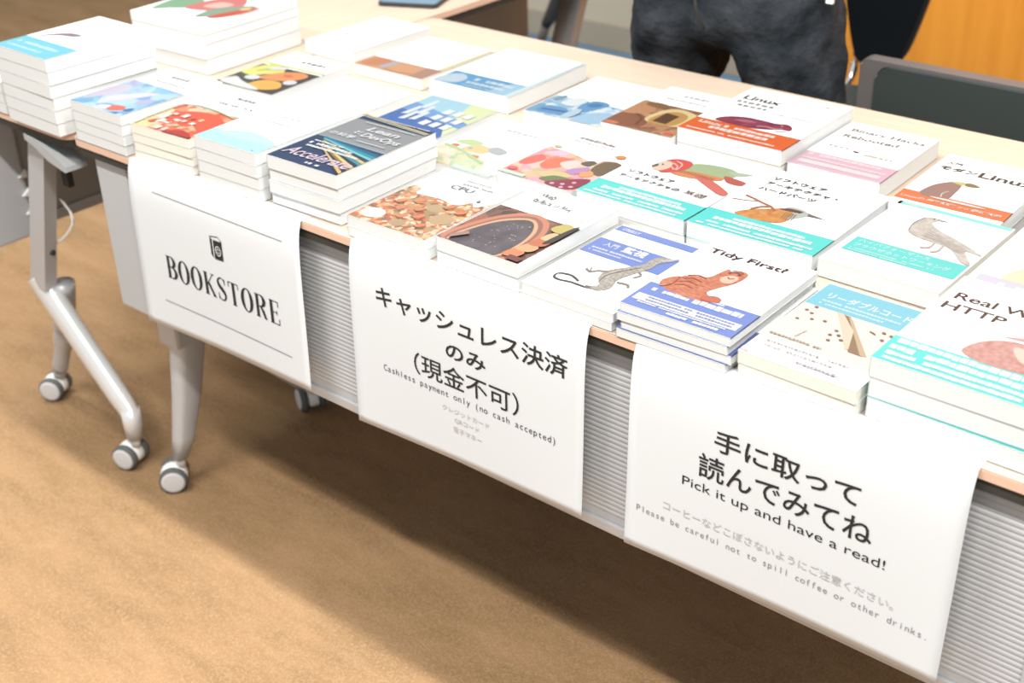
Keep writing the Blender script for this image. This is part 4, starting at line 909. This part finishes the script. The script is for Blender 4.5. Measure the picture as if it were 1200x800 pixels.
# back leans rearwards a touch; local z from the floor
bk = rrect(-.235, .235, .44, .742, .012); slab_y(bm, bk, -.245, -.212, .004)
fr = link('back_frame', bm, M_frame, ch)
bm = bmesh.new(); slab_y(bm, rrect(-.200, .200, .448, .736, .024), -.254, -.240, .005); link('backrest', bm, M_leather, ch)
bm = bmesh.new(); box(bm, -.23, .23, -.235, .19, .41, .46, bevel=.018); st_ = link('seat', bm, M_leather, ch)
for sx in (-1, 1):
    for sy in (-.22, .17):
        bm = bmesh.new(); tube(bm, [(sx*.21, sy, .42), (sx*.225, sy*1.12, .0)], .011, 10); link('leg', bm, M_chrome, ch, True)
ch2 = empty('chair', (-.11, 1.80, FL), .20, 'black office chair against the wood wall, beside the person', 'chair')
bm = bmesh.new()
out = smooth_closed([(-.048, .505), (0, .50), (.045, .51), (.075, .60), (.100, .72), (.118, .86), (.11, 1.0), (.06, 1.06), (-.06, 1.06), (-.11, 1.0), (-.118, .86), (-.100, .72), (-.078, .60)], 4)
prism(bm, out, 'y', 0, .035); bmesh.ops.bevel(bm, geom=[e for e in bm.edges if e.calc_face_angle(0) > .8], offset=.008, segments=2, affect='EDGES'); link('backrest', bm, mat('black_fabric', (.006, .008, .010), rough=.95, spec=.08), ch2)
bm = bmesh.new(); prism(bm, [(p[0]*1.05+.006, (p[1]-.78)*1.02+.78) for p in out], 'y', .036, .062); link('back_shell', bm, mat('shell_plastic', (.020, .022, .026), rough=.5), ch2)
bm = bmesh.new(); box(bm, -.25, .03, -.42, -.08, .425, .472, bevel=.015); link('seat', bm, M_leather, ch2)
bm = bmesh.new(); tube(bm, smooth_open([(-.060, .07, .62), (-.060, .05, .50), (-.060, -.02, .44), (-.10, -.18, .41)], 5), .011, 10); link('back_support', bm, M_chrome, ch2, True)
bm = bmesh.new(); tube(bm, [(-.18, -.26, .42), (-.18, -.26, .10)], [.03, .025], 14); link('column', bm, M_chrome, ch2, True)
for k in range(5):
    a = 2*PI*k/5+.3; bm = bmesh.new(); tube(bm, [(-.18, -.26, .12), (-.18+.26*math.cos(a), -.26+.26*math.sin(a), .075)], [.024, .014], 10); lg = link('leg', bm, M_dark, ch2, True)
    bm = bmesh.new(); disc_cyl(bm, (-.18+.26*math.cos(a), -.26+.26*math.sin(a), .028), (-math.sin(a), math.cos(a), 0), .028, .04, 16); link('caster_wheel', bm, M_dark, lg, True)

# slanted pole of a stand beyond the tables
sp = empty('floor_stand', (-1.66, 2.40, FL), 0, 'slanted dark stand pole with black upper part by the beige wall', 'stand')
bm = bmesh.new(); tube(bm, [(-.05, 0, .03), (.02, 0, .17), (.045, 0, .235)], .016, 12); link('pole', bm, mat('stand_brown', (.10, .085, .075), rough=.5), sp, True)
bm = bmesh.new(); tube(bm, [(.036, 0, .215), (.060, 0, .25), (.11, 0, .36), (.24, 0, .62)], [.018, .024, .022, .022], 12); link('sleeve', bm, M_dark, sp, True)
bm = bmesh.new(); disc_cyl(bm, (-.055, 0, .012), (0, 0, 1), .07, .024, 20); link('foot', bm, M_dark, sp, True)
